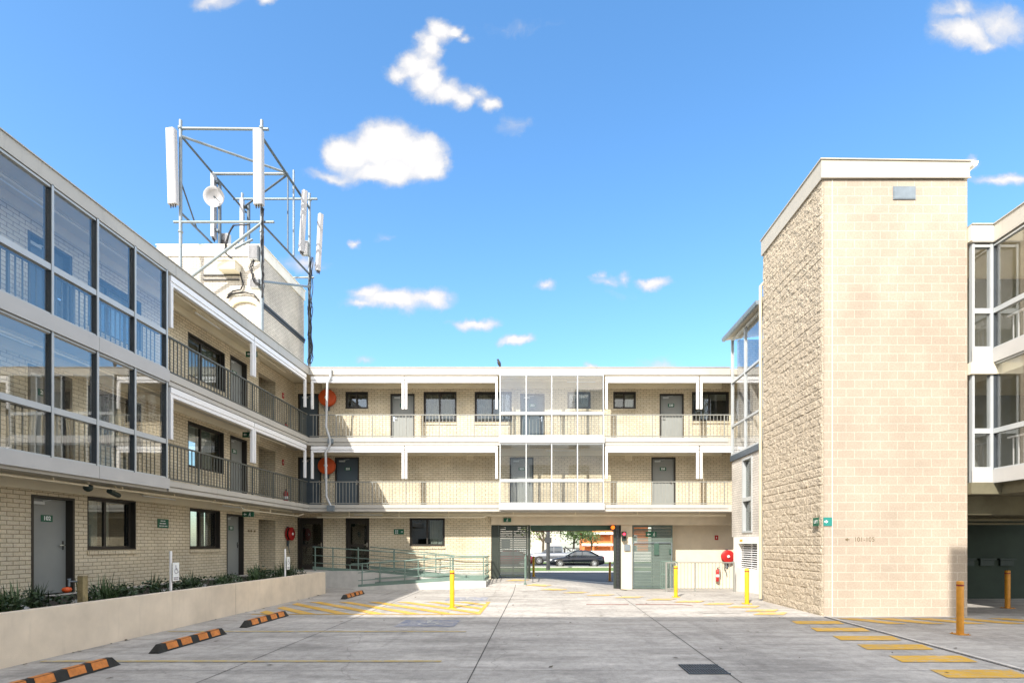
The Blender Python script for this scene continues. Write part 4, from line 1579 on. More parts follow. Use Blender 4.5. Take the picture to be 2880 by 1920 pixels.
def wall_sign(name, T, u, d, z, w, h, label, lines, mats, size, arrow=None, cat='sign', group=None):
    b = MB(T).box(u - w / 2, u + w / 2, d - 0.012, d, z - h / 2, z + h / 2)
    b.mi = 1
    n = len(lines)
    for i, t in enumerate(lines):
        zz = z + h * ((n - 1) / 2 - i) / (n + 0.6)
        cx = u if arrow is None else u - arrow * w * 0.16
        if isinstance(t, str):
            b.text(t, size, (cx, d - 0.012, zz), bold=0.003)
        else:
            for a0, a1 in t:          # a line too small to read: broken strokes
                b.box(u - w * 0.4 + a0 * w * 0.8, u - w * 0.4 + a1 * w * 0.8, d - 0.015, d - 0.0125, zz - size / 3, zz + size / 3)
    if arrow:
        ax = u + arrow * w * 0.3
        s = w * 0.09
        b.prism([(ax + arrow * s, d - 0.0155, z), (ax, d - 0.0155, z + s * 0.8), (ax, d - 0.0155, z - s * 0.8)], (0, 0.003, 0))
        b.box(ax - arrow * s, ax, d - 0.0155, d - 0.0125, z - s * 0.25, z + s * 0.25)
    return b.build(name, mats, org=T((u, d, z)), label=label, cat=cat, group=group)


def running_man(b, u, d, z, s):
    def st(x0, z0, x1, z1, w):
        dx, dz = x1 - x0, z1 - z0
        L = math.hypot(dx, dz)
        nx, nz = -dz / L * w / 2, dx / L * w / 2
        b.prism([(u + (x0 + nx) * s, d, z + (z0 + nz) * s), (u + (x1 + nx) * s, d, z + (z1 + nz) * s), (u + (x1 - nx) * s, d, z + (z1 - nz) * s), (u + (x0 - nx) * s, d, z + (z0 - nz) * s)], (0, -0.003, 0))
    st(0.0, 0.3, -0.05, -0.1, 0.2)
    st(-0.05, -0.1, 0.15, -0.3, 0.12)
    st(0.15, -0.3, 0.1, -0.5, 0.1)
    st(-0.05, -0.1, -0.3, -0.42, 0.12)
    st(0.0, 0.25, 0.25, 0.1, 0.09)
    st(0.0, 0.25, -0.22, 0.02, 0.09)
    st(0.05, 0.36, 0.05, 0.52, 0.15)


def exit_sign(T, u, d, z, label, side=-1, w=0.36, h=0.17, drop=0.2):
    W = thing('exit_sign', T((u, d, z)), label, 'exit sign', 'green exit signs')
    b = MB(T).box(u - w / 2, u + w / 2, d - 0.03, d + 0.03, z - h / 2, z + h / 2)
    b.mi = 1
    running_man(b, u - side * w * 0.2, d - 0.031, z, h * 0.75)
    if side:
        a = u + side * w * 0.25
        b.prism([(a + side * 0.05, d - 0.033, z), (a, d - 0.033, z + 0.045), (a, d - 0.033, z - 0.045)], (0, 0.002, 0))
        b.box(a - side * 0.05, a, d - 0.033, d - 0.031, z - 0.015, z + 0.015)
    b.build('sign_box', ['sign_green', 'sign_white'], W)
    MB(T).tube((u, d, z + h / 2), (u, d, z + h / 2 + drop), 0.012, 8).build('hanger', 'pipe_cream', W)
    return W


def fittings():
    # hose reels and extinguishers
    reel(I, (924.5 - 1513.5) * WB / F, WB, bz(1121), 'orange hose reel on the top balcony, half in sun beside the grey downpipe')
    reel(I, (922.5 - 1513.5) * WB / F, WB, bz(1311), 'orange hose reel on the middle balcony, in shade behind the downpipe')
    reel(LEFT, 21.35, WL, 2.12, 'red hose reel on the ground floor in the shaded left corner', 'fire_red', 0.78)
    reel(I, 8.05, 22.55, 1.18, 'bright red hose reel above the railing near the stair bay', 'fire_red', 0.78)
    extinguisher(LEFT, 21.0, WL, 3.3, 'red extinguisher behind the middle balcony railing in the left corner')
    extinguisher(LEFT, 21.0, WL, 5.95, 'red extinguisher behind the top balcony railing in the left corner')
    extinguisher(I, (2016 - 1513.5) * 22.55 / F, 22.55, 0.12, 'red extinguisher behind the railing right of the louvred gate')
    # exit signs under each soffit
    exit_sign(lambda p: p, -9.55, 17.6, 8.02, 'exit sign under the top-floor soffit of the left wing', -1, 0.36, 0.17, 0.25)
    exit_sign(lambda p: p, -9.55, 17.4, 5.30, 'exit sign under the middle-floor soffit of the left wing', -1, 0.36, 0.17, 0.2)
    exit_sign(lambda p: p, -9.5, 17.3, 2.68, 'exit sign under the ground-floor soffit of the left wing', -1, 0.36, 0.17, 0.22)
    exit_sign(I, (1427 - 1513.5) * (WB - 0.12) / F, WB - 0.155, EYE + (1529.5 - 1462) * WB / F, 'green exit sign on the gate lintel above the left louvred gate', 0, 0.31, 0.16, 0.06)
    # wall signs
    ln = [[(0.2, 0.45), (0.5, 0.72)], [(0.1, 0.35), (0.4, 0.8)], [(0.05, 0.3), (0.36, 0.6), (0.66, 0.95)]]
    wall_sign('wall_sign', LEFT, 14.28, WL, 2.26, 0.42, 0.24, 'small green sign with three white lines on the left wing brickwork', ln, ['sign_green', 'sign_white'], 0.03)
    g2 = [[(0.05, 0.2), (0.26, 0.4)], [(0.05, 0.2), (0.26, 0.4)]]
    wall_sign('wall_sign', I, (1122 - 1513.5) * WB / F, WB, bz(1494.5), 0.42, 0.22, 'green room sign with arrow right, on brick left of the ground-floor window', g2, ['sign_green', 'sign_white'], 0.06, 1)
    for z, l in ((2.22, 'ground floor'), (4.75, 'middle floor'), (7.4, 'top floor')):
        wall_sign('wall_sign', lambda p: p, -10.95, 20.1, z, 0.62, 0.3, 'dark direction sign with arrow left in the ' + l + ' stair alcove', [[(0.45, 0.9)]], ['sign_dark', 'sign_text_dim'], 0.05, -1, group='alcove direction signs')
    # the painted room range on the left wing
    t = MB(LEFT)
    for a in (18.45, 18.62, 18.84):
        t.box(a, a + 0.12, WL - 0.003, WL - 0.001, 2.13, 2.2)
    t.build('painted_number', 'stencil_text', org=(-10.15, 18.7, 2.16), label='faded brown room numbers painted on brick right of door 101', cat='lettering')
    # lift sign wrapping the tower corner
    zc = EYE + (1529.5 - 1466) * TY0 / F
    wrap = thing('lift_sign', (TX0, TY0, zc), 'teal lift sign in two plates wrapped round the tower corner', 'sign')
    b = MB().box(TX0 + 0.03, TX0 + 0.235, TY0 - 0.014, TY0 - 0.002, zc - 0.1, zc + 0.1)
    b.mi = 1
    b.prism([(TX0 + 0.14, TY0 - 0.017, zc), (TX0 + 0.085, TY0 - 0.017, zc + 0.04), (TX0 + 0.085, TY0 - 0.017, zc - 0.04)], (0, 0.003, 0))
    b.box(TX0 + 0.05, TX0 + 0.085, TY0 - 0.017, TY0 - 0.014, zc - 0.014, zc + 0.014)
    b.build('front_plate', ['sign_teal', 'sign_white'], wrap)
    T2 = RIGHT
    b = MB(T2).box(-TY0 - 0.27, -TY0 - 0.02, TX0 - 0.075, TX0 - 0.063, zc - 0.1, zc + 0.1)
    b.mi = 1
    b.text('LIFT', 0.10, (-TY0 - 0.13, TX0 - 0.075, zc), bold=0.002)
    b.build('side_plate', ['sign_green', 'sign_white'], wrap)
    wall_sign('fire_sign', I, (2015 - 1513.5) * 22.55 / F, 22.55, EYE + (1529.5 - 1511) * 22.55 / F, 0.15, 0.2, 'small red extinguisher sign on the tan recess wall', [[(0.4, 0.6)]], ['fire_red', 'sign_white'], 0.12)
    for z, l in ((4.95, 'middle'), (7.6, 'top')):
        wall_sign('fire_sign', LEFT, 21.0, WL, z, 0.14, 0.22, 'small red hose sign on brick in the ' + l + ' left corner', [[(0.4, 0.6)]], ['fire_red', 'sign_white'], 0.12, group='small red fire signs')
    # vents on the back wall
    for px, z, l in ((1322.5, bz(1287), 'cream louvred wall vent on the middle floor, left of the glazed bay'), (1768, bz(1288), 'cream louvred wall vent on the middle floor, right of the glazed bay')):
        x = (px - 1513.5) * WB / F
        v = MB()
        for a in ((x - 0.14, x - 0.115, z - 0.1, z + 0.1), (x + 0.115, x + 0.14, z - 0.1, z + 0.1), (x - 0.115, x + 0.115, z - 0.1, z - 0.08), (x - 0.115, x + 0.115, z + 0.08, z + 0.1)):
            v.box(a[0], a[1], WB - 0.03, WB - 0.001, a[2], a[3])
        for i in range(4):
            v.box(x - 0.115, x + 0.115, WB - 0.022, WB - 0.001, z - 0.065 + i * 0.038, z - 0.045 + i * 0.038)
        v.build('wall_vent', 'pipe_cream', org=(x, WB, z), label=l, cat='vent', group='wall vents')
    # ceiling battens
    for T, u, d, z, l in ((I, 0.9, WB - 0.45, 5.585, 'bare strip light under the middle-floor soffit in the glazed bay'), (I, 1.75, WB - 0.5, 8.36, 'strip light on the top-floor ceiling in the glazed bay'),
                          (LEFT, 9.9, WL - 0.45, 8.36, 'strip light on the top-floor ceiling behind the left glazing'), (LEFT, 9.6, WL - 0.4, 5.585, 'strip light on the middle-floor ceiling behind the left glazing'),
                          (LEFT, 13.6, WL - 0.4, 2.97, 'strip light under the ground-floor soffit near the green sign'), (LEFT, 16.9, WL - 0.4, 2.97, 'strip light under the ground-floor soffit near door 101'),
                          (LEFT, 15.6, WL - 0.4, 8.36, 'strip light on the open top-floor ceiling of the left wing'), (I, -6.9, WB - 0.5, 2.97, 'strip light under the back wing soffit above the ramp')):
        L = thing('strip_light', T((u, d, z)), l, 'light', 'corridor strip lights')
        MB(T).box(u - 0.62, u + 0.62, d - 0.05, d + 0.05, z - 0.05, z - 0.005).build('housing', 'pipe_cream', L)
        MB(T).tube((u - 0.58, d, z - 0.075), (u + 0.58, d, z - 0.075), 0.018, 10).build('lamp_tube', 'lamp_white', L)
    # soffit pipework
    m = MB(LEFT)
    m.path([(4, DL + 0.28, 2.92), (16.6, DL + 0.28, 2.92), (16.75, DL + 0.28, 2.80), (20.6, DL + 0.28, 2.80), (20.75, DL + 0.1, 2.9)], 0.024)
    for u in (8.6, 10.2, 11.9, 13.6, 15.3, 18.5):
        m.box(u - 0.015, u + 0.015, DL + 0.26, DL + 0.3, 2.90 if u < 16.6 else 2.78, 2.988)
    m.build('sprinkler_pipe', 'pipe_cream', org=(-9.4, 12, 2.9), label='cream sprinkler pipe under the ground-floor soffit of the left wing', cat='pipe', group='cream sprinkler pipes')
    for z, l in ((8.25, 'top'), (5.48, 'middle')):
        m = MB(LEFT)
        m.path([(7, DL + 0.42, z), (17.4, DL + 0.42, z), (17.55, DL + 0.42, z - 0.08), (19.9, DL + 0.42, z - 0.08)], 0.022)
        m.build('sprinkler_pipe', 'pipe_cream', org=(-9.5, 12, z), label='cream sprinkler pipe under the ' + l + '-floor soffit of the left wing', cat='pipe', group='cream sprinkler pipes')
    m = MB()
    m.path([(-8.9, DB + 0.35, 2.78), (-2.2, DB + 0.35, 2.78), (-2.05, DB + 0.35, 2.86), (7.55, DB + 0.35, 2.86)], 0.026)
    for x in (-7.6, -5.6, -3.6, -1, 1.5, 4.0, 6.5):
        m.box(x - 0.015, x + 0.015, DB + 0.33, DB + 0.37, 2.8 if x < -2 else 2.88, 2.988)
    m.build('sprinkler_pipe', 'pipe_cream', org=(0, DB, 2.8), label='cream sprinkler pipe along the back wing soffit above the gates', cat='pipe', group='cream sprinkler pipes')
    m = MB()
    m.tube((-0.3, 25.9, 2.36), (3.6, 25.2, 2.40), 0.05)
    m.build('sprinkler_pipe', 'channel_red', org=(1.5, 25.5, 2.4), label='rust red pipe across the ceiling inside the gateway', cat='pipe')
    # cables and cans on the back soffit
    # downpipes
    def zx(px, py):
        return at(px, py, DB - 0.12)
    p = [zx(930, 1037), zx(930, 1058), zx(921, 1078), zx(917, 1200), zx(928, 1235), zx(929, 1247), zx(916, 1272), zx(918, 1396), zx(929, 1420), zx(930, 1433)]
    dp = thing('downpipe', (p[-1][0], DB - 0.1, 2.99), 'grey cranked downpipe in front of the back wing balconies, left of the railings', 'downpipe', 'downpipes')
    MB().path([(x, DB - 0.12, z) for x, z in p], 0.045, 12).build('pipe', 'pipe_grey', dp)
    k = MB().box(p[-1][0] - 0.13, p[-1][0] + 0.13, DB - 0.2, DB - 0.03, 2.995, 3.22)
    k.box(p[5][0] - 0.1, p[5][0] + 0.1, DB - 0.15, DB - 0.03, 5.66, 5.84)
    k.build('junction_box', 'galv', dp)
    dp = thing('downpipe', (6.66, 15.95, 0), 'tall cream downpipe with gutter elbow at the far edge of the block tower', 'downpipe', 'downpipes')
    MB().path([(7.1, 15.98, 9.72), (6.95, 15.98, 9.72), (6.735, 15.98, 9.5), (6.735, 15.98, 0.05)], 0.05, 12).build('pipe', 'pipe_buff', dp)
    MB().box(6.85, 7.3, 15.9, 16.1, 9.78, 9.98).build('rain_head', 'pipe_buff', dp)
    # cameras under the left soffit
    c = thing('security_camera', (-9.5, 11.1, 2.9), 'dark dome-fronted security camera under the left soffit', 'camera', 'security cameras')
    MB().lathe([(0.04, 0), (0.085, -0.02), (0.085, -0.09), (0.06, -0.13), (0.02, -0.15)], (-9.42, 11.05, 2.95), n=16).build('camera_body', 'sign_dark', c)
    MB().tube((-9.42, 11.05, 2.99), (-9.42, 11.05, 2.95), 0.03).build('mount', 'pipe_cream', c)
    c = thing('security_camera', (-9.5, 11.9, 2.9), 'dark bullet security camera angled under the left soffit', 'camera', 'security cameras')
    MB().tube((-9.38, 11.55, 2.86), (-9.50, 11.95, 2.80), 0.055, 12).build('camera_body', 'sign_dark', c)
    MB().tube((-9.45, 11.8, 2.99), (-9.45, 11.8, 2.86), 0.02).build('mount', 'pipe_cream', c)
    # a bird on the roof edge
    x, z = at(1404, 1046, DB - 0.06)
    b = MB()
    b.lathe([(0.006, -0.20), (0.025, -0.15), (0.065, -0.03), (0.072, 0.04), (0.045, 0.1), (0.038, 0.13), (0.044, 0.155), (0.026, 0.18), (0.004, 0.19)], (x, DB - 0.06, ROOF1 + 0.15), (-0.3, -0.2, 0.9), 12)
    h = Vector((x, DB - 0.06, ROOF1 + 0.15)) + Vector((-0.3, -0.2, 0.9)).normalized() * 0.165
    b.tube(h, h + Vector((-0.06, -0.02, -0.005)), 0.012, 8, 0.002)
    for s in (-1, 1):
        b.tube((x + 0.01 + 0.02 * s, DB - 0.06, ROOF1 + 0.1), (x + 0.02 * s, DB - 0.06, ROOF1 + 0.022), 0.005, 5)
    b.build('bird', 'bird_dark', org=(x, DB - 0.06, ROOF1 + 0.02), label='small dark bird perched on the back roof edge', cat='bird')


# ------------------------------------------------------------------ gates, ramp, fence
def louvre_gate(name, u0, u1, z0, z1, d, mat, label, slat=0.062, band=None, rz=None):
    W = thing(name, ((u0 + u1) / 2, d, z0), label, 'gate', 'louvred gates')
    f = MB()
    for a, b in ((u0, u0 + 0.06), (u1 - 0.06, u1)):
        f.box(a, b, d - 0.03, d + 0.03, z0, z1)
    f.box(u0 + 0.06, u1 - 0.06, d - 0.03, d + 0.03, z1 - 0.09, z1)
    f.box(u0 + 0.06, u1 - 0.06, d - 0.03, d + 0.03, z0, z0 + 0.07)
    um = (u0 + u1) / 2
    f.box(um - 0.025, um + 0.025, d + 0.012, d + 0.03, z0 + 0.07, z1 - 0.09)
    f.build('gate_frame', mat, W)
    s = MB()
    z = z0 + 0.09
    while z < z1 - 0.13:
        s.prism([(u0 + 0.06, d - 0.012, z), (u0 + 0.06, d - 0.006, z), (u0 + 0.06, d + 0.008, z + slat * 0.84), (u0 + 0.06, d + 0.002, z + slat * 0.86)], (u1 - u0 - 0.12, 0, 0))
        z += slat
    s.build('slats', mat, W)
    return W


def gates():
    k = WB / F
    d = WB + 0.05
    g = louvre_gate('louvre_gate', (1402 - 1513.5) * k, (1484 - 1513.5) * k, 0.36, 2.49, d, 'gate_dark', 'dark horizontal louvre gate left of the driveway opening', 0.075)
    MB().box(-1.35, -0.85, d - 0.036, d - 0.021, 2.28, 2.47).build('sign_plate', 'sign_dark', g)
    xr0, xr1 = (1779 - 1513.5) * k, (1892 - 1513.5) * k
    g = louvre_gate('louvre_gate', xr0, xr1, -0.14, 2.49, d, 'gate_green', 'green louvred pedestrian gate right of the tan column', 0.062)
    b = MB().box(xr0 + 0.55, xr0 + 1.0, d - 0.045, d - 0.03, 2.0, 2.22)
    b.mi = 1
    running_man(b, xr0 + 0.9, d - 0.046, 2.11, 0.16)
    b.prism([(xr0 + 0.6, d - 0.048, 2.11), (xr0 + 0.67, d - 0.048, 2.16), (xr0 + 0.67, d - 0.048, 2.06)], (0, 0.002, 0))
    b.box(xr0 + 0.67, xr0 + 0.75, d - 0.048, d - 0.046, 2.095, 2.125)
    b.build('sign_plate', ['sign_green', 'sign_white'], g)
    lk = MB().box(xr0 + 0.9, xr0 + 1.1, d - 0.05, d - 0.03, 1.25, 1.75)
    lk.box(xr1 - 0.14, xr1 - 0.03, d - 0.06, d - 0.032, 1.3, 1.5)
    lk.build('lock_box', 'green_dark', g)
    fr = MB()
    fr.path([(xr0 + 0.02, d - 0.05, -0.12), (xr0 + 0.02, d - 0.05, 1.72), (xr0 + 0.08, d - 0.05, 1.76), (xr1 - 0.1, d - 0.05, 1.76), (xr1 - 0.04, d - 0.05, 1.70), (xr1 - 0.04, d - 0.05, -0.12)], 0.018)
    fr.build('hand_loop', 'galv', g)
    # small open leaf standing proud of the gate
    lv = thing('gate_leaf', (xr1 - 0.3, WB - 1.2, -0.1), 'pale green narrow gate leaf folded open beside the yellow bollard', 'gate')
    m = MB()
    x0, y0, y1 = 4.72, 20.3, 19.55
    for i in range(9):
        t = i / 8
        m.tube((x0 + 0.42 * t, y0 + (y1 - y0) * t, 0.0), (x0 + 0.42 * t, y0 + (y1 - y0) * t, 1.05), 0.012, 6)
    for z in (0.02, 0.55, 1.05):
        m.bar((x0, y0, z), (x0 + 0.42, y1, z), 0.03)
    m.build('leaf_frame', 'green_rail', lv)
    # sliding gate hardware
    p = thing('gate_post', (3.3, WB + 0.1, -0.1), 'black steel gate post with toothed rack at the right of the driveway opening', 'gate post', 'driveway gate posts')
    m = MB().box(bx(1727), bx(1733), WB + 0.02, WB + 0.2, -0.35, 2.497)
    m.box(bx(1743), bx(1746.5), WB + 0.02, WB + 0.2, -0.35, 2.497)
    m.build('post', 'gate_dark', p)
    r = MB()
    for i in range(46):
        z = -0.2 + i * 0.058
        r.box(bx(1733) + 0.01, bx(1743) - 0.01, WB + 0.06, WB + 0.1, z, z + 0.022)
    r.build('rack', 'steel_dark', p)
    MB().box(bx(1733), bx(1743), WB + 0.12, WB + 0.16, -0.3, 2.497).build('back_plate', 'galv', p)
    p = thing('gate_post', (-0.4, WB + 0.1, 0.2), 'black steel gate post between the left louvre gate and the opening', 'gate post', 'driveway gate posts')
    MB().box(bx(1484.5), bx(1492), WB + 0.0, WB + 0.15, 0.1, 2.497).build('post', 'gate_dark', p)
    p = thing('gate_post', (-1.8, WB + 0.1, 0.2), 'black gate post left of the left louvre gate, against brick', 'gate post', 'driveway gate posts')
    MB().box(-1.93, bx(1401.5), WB + 0.02, WB + 0.2, 0.1, 2.497).build('post', 'gate_dark', p)
    # roller housing across the top of the opening
    h = MB().box(bx(1492) + 0.004, bx(1727) - 0.004, WB + 0.26, WB + 0.6, 2.28, 2.497)
    h.build('door_housing', 'green_dark', org=(1.4, WB + 0.4, 2.3), label='dark green roller door housing across the top of the driveway opening', cat='door housing')
    b = thing('warning_beacon', (bx(1726), WB - 0.1, 2.3), 'orange warning beacon at the top right of the driveway opening', 'beacon')
    c = (bx(1722), WB - 0.13, EYE + (1529.5 - 1483) * k)
    MB().lathe([(0.06, 0), (0.08, 0.03), (0.075, 0.1), (0.05, 0.14), (0.02, 0.15)], c, (0, -1, 0.1), 16).build('lens', 'beacon_orange', b)
    MB().box(c[0] - 0.11, c[0] + 0.11, WB - 0.118, WB - 0.02, c[2] - 0.12, c[2] + 0.1).build('housing', 'sign_dark', b)
    t = thing('traffic_light', (bx(1752), WB - 0.1, 2.0), 'small two-lamp traffic light showing red on the tan column', 'traffic light')
    z = EYE + (1529.5 - 1505) * k
    x = (1754 - 1513.5) * k
    m = MB().box(x - 0.085, x + 0.085, WB - 0.16, WB + 0.005, z - 0.22, z + 0.16)
    for q in (0.06, -0.1):
        m.prism([(x - 0.075, WB - 0.165, z + q + 0.07), (x + 0.075, WB - 0.165, z + q + 0.07), (x + 0.07, WB - 0.26, z + q + 0.05), (x - 0.07, WB - 0.26, z + q + 0.05)], (0, 0, 0.008))
    m.build('housing', 'sign_dark', t)
    MB().lathe([(0.055, 0), (0.05, 0.012), (0.02, 0.02)], (x, WB - 0.161, z + 0.06), (0, -1, 0), 14).build('red_lamp', 'lamp_red', t)
    MB().lathe([(0.055, 0), (0.05, 0.012), (0.02, 0.02)], (x, WB - 0.161, z - 0.1), (0, -1, 0), 14).build('lower_lamp', 'black_rubber', t)
    b = MB().box(x + 0.02, x + 0.27, WB - 0.05, WB + 0.004, z - 0.63, z - 0.37)
    b.build('intercom', 'galv', org=(x + 0.1, WB, z - 0.5), label='small grey intercom panel on the tan column below the traffic light', cat='intercom')
    # fence right of the gates
    Y = 19.6
    f = thing('fence', (5.6, Y, -0.05), 'waist-high grey bar fence between the louvred gate and the stair bay', 'fence')
    z0 = -0.06
    xa, xb = 4.78, (2062 - 1513.5) * Y / F
    m = MB().box(xa, xb, Y - 0.025, Y + 0.025, z0 + 1.06, z0 + 1.10)
    m.box(xa, xb, Y - 0.015, Y + 0.015, z0 + 0.1, z0 + 0.13)
    n = 19
    for i in range(n + 1):
        x = xa + (xb - xa) * i / n
        m.box(x - 0.008, x + 0.008, Y - 0.008, Y + 0.008, z0 + 0.13, z0 + 1.06)
    m.build('bars', 'rail_grey', f)
    for x in (xa - 0.03, 5.83, xb + 0.03):
        MB().box(x - 0.024, x + 0.024, Y - 0.024, Y + 0.024, z0 - 0.05, z0 + 1.1).build('post', 'rail_grey', f)
    # handrail piece at the left of the opening
    h = thing('handrail', (-0.45, 20.9, 0.2), 'short pale green handrail left of the driveway opening', 'handrail')
    m = MB()
    for q, y in ((-0.5, 20.2), (-0.5, 21.6)):
        m.tube((q, y, 0.1), (q, y, 1.2), 0.022)
        m.tube((q, y, 0.1), (q, y, 0.22), 0.05)
    m.path([(q, 20.0, 1.12), (q, 20.1, 1.2), (q, 21.7, 1.28)], 0.024)
    m.path([(q, 20.2, 0.75), (q, 21.7, 0.8)], 0.018)
    m.build('rails', 'green_rail', h)


def access_ramp():
    W = thing('access_ramp', (-4.5, 20.5, 0), 'switchback concrete access ramp with green steel handrails by the back wing', 'ramp')
    # solids: outer flight rising to the right, landing, inner flight rising to the left, platform
    yo0, yo1, yi0, yi1 = 19.75, 20.72, 20.76, 21.74
    xs0, xs1, xl, xp = -6.9, -3.15, -1.95, -7.0
    zl = 0.26
    m = MB()
    m.prism([(xs0, yo0, 0.004), (xs1, yo0, 0.004), (xs1, yo0, zl)], (0, yo1 - yo0, 0))
    m.box(xs1 + 0.002, xl, yo0, yi1, -0.05, zl)
    m.prism([(xp, yi0, -0.05), (xs1 - 0.002, yi0, -0.05), (xs1 - 0.002, yi0, zl), (xp, yi0, FL[0])], (0, yi1 - yi0, 0))
    m.box(-10.1, xp - 0.003, yi0, WB - 0.03, -0.05, FL[0])
    m.build('ramp_slab', 'render_grey', W)
    k = MB()
    k.prism([(xs0, yo0 - 0.06, 0.004), (xs1, yo0 - 0.06, 0.004), (xl, yo0 - 0.06, 0.004), (xl, yo0 - 0.06, zl + 0.08), (xs1, yo0 - 0.06, zl + 0.08), (xs0, yo0 - 0.06, 0.09)], (0, 0.057, 0))
    k.build('ramp_kerb', 'render_grey', W)

    def so(x):
        return max(0.0, min(zl, zl * (x - xs0) / (xs1 - xs0)))

    def si(x):
        return zl if x > xs1 else min(FL[0], zl + (FL[0] - zl) * (xs1 - x) / (xs1 - xp))

    def flight(y, x0, x1, f, posts, ext0=0.0, name='handrail', heights=(0.95, 0.62, 0.33)):
        r = MB()
        pts = [(x, y, f(x)) for x in sorted({x0, x1} | {p for p in (xs1,) if x0 < p < x1})]
        for i, h in enumerate(heights):
            P = [(a, b, c + h) for a, b, c in pts]
            if ext0 and i == 0:
                P = [(x0 - ext0 + 0.05, y, f(x0) + 0.72), (x0 - ext0, y, f(x0) + 0.78), (x0 - ext0, y, f(x0) + 0.9), (x0 - ext0 + 0.06, y, f(x0) + 0.95)] + P
            r.path(P, 0.022 if i == 0 else 0.015)
        # kick plate low down
        for (a, b, c), (a2, b2, c2) in zip(pts, pts[1:]):
            r.prism([(a, y - 0.006, c + 0.06), (a2, y - 0.006, c2 + 0.06), (a2, y - 0.006, c2 + 0.18), (a, y - 0.006, c + 0.18)], (0, 0.012, 0))
        ob = r.build(name, 'green_rail', W)
        for p in posts:
            q = MB().tube((p, y, f(p)), (p, y, f(p) + 0.93), 0.022)
            q.tube((p, y, f(p)), (p, y, f(p) + 0.012), 0.06, 12)
            q.build('post', 'green_rail', ob)
    flight(yo0 + 0.05, -6.75, xl - 0.06, so, [-6.6, -5.0, -3.3, xl - 0.1], 0.3)
    flight(yo1 - 0.02, -6.4, -3.3, so, [-6.2, -4.7, -3.35], 0.3)
    flight(yi0 + 0.08, -8.9, -3.3, si, [-8.8, -8.1, -7.1, -5.7, -4.5, -3.35])
    flight(yi1 - 0.06, -6.9, xl - 0.06, si, [-5.9, -4.2, xl - 0.12])
    e = MB()
    for h in (0.95, 0.62, 0.33):
        e.tube((xl - 0.06, yo0 + 0.05, zl + h), (xl - 0.06, yi1 - 0.06, zl + h), 0.02)
    e.box(xl - 0.066, xl - 0.054, yo0 + 0.05, yi1 - 0.06, zl + 0.06, zl + 0.18)
    eo = e.build('end_rail', 'green_rail', W)
    for y in (20.4, 21.1):
        MB().tube((xl - 0.06, y, zl), (xl - 0.06, y, zl + 0.95), 0.02).build('post', 'green_rail', eo)
# ------------------------------------------------------------------ rooftop plant room and antennas
PX1, PY0, PY1, PZ = -10.4, 19.9, 23.45, 12.93


def plant_room():
    W = thing('plant_room', (-12.3, 21.7, ROOF1), 'white brick plant room on the left wing roof, under the antenna frame', 'building')
    z0 = ROOF1 - 0.02
    m = MB()
    m.box(-14.3, PX1, PY0, PY1, z0, 12.52)
    m.build('wall', 'brick_white', W)
    c = MB()
    c.box(-14.34, PX1 + 0.04, PY0 - 0.04, PY1 + 0.04, 12.523, PZ)
    c.box(-14.37, PX1 + 0.07, PY0 - 0.07, PY1 + 0.07, PZ + 0.002, PZ + 0.03)
    c.build('roof_cap', 'pale_render', W)
    b = MB()
    b.box(PX1 + 0.002, PX1 + 0.06, PY0, PY1 + 0.02, 10.72, 10.80)
    b.box(PX1 + 0.002, PX1 + 0.03, PY0 + 0.002, PY1 + 0.02, 10.62, 10.71)
    b.build('ledge', 'steel_dark', W)
    v = MB()
    x0, x1 = at(573, 780, PY0)[0], at(674, 780, PY0)[0]
    v.box(x0, x1, PY0 - 0.06, PY0 - 0.002, at(0, 776, PY0)[1], at(0, 773, PY0)[1])
    v.box(x0, x1, PY0 - 0.06, PY0 - 0.002, at(0, 789, PY0)[1], at(0, 786, PY0)[1])
    v.build('vent_ledge', 'steel_dark', W)
    a = MB()
    cx, zc, r0 = at(692, 850, PY0)[0], at(0, 872, PY0)[1], 0.55
    pts = []
    for i in range(13):
        t = PI * i / 12
        pts.append((cx - r0 * math.cos(t), PY0 - 0.05, zc + r0 * 0.62 * math.sin(t)))
    a.path([(cx - r0, PY0 - 0.05, ROOF1)] + pts + [(cx + r0, PY0 - 0.05, ROOF1)], 0.06, 8)
    a.build('arched_duct', 'pipe_cream', W)
    e = thing('meter_box', (at(640, 750, PY0)[0], PY0, at(0, 750, PY0)[1]), 'cream equipment box fixed to the white plant room wall', 'equipment box')
    x0, x1 = at(613, 750, PY0 - .4)[0], at(662, 750, PY0 - .4)[0]
    q = MB().box(x0, x1, PY0 - 0.45, PY0 - 0.003, at(0, 757, PY0 - .4)[1], at(0, 735, PY0 - .4)[1])
    q.box(x0 - 0.03, x1 + 0.03, PY0 - 0.48, PY0 - 0.002, at(0, 735, PY0 - .4)[1] + 0.003, at(0, 733, PY0 - .4)[1] + 0.01)
    q.build('box_body', 'cream_trim', e)
    return W


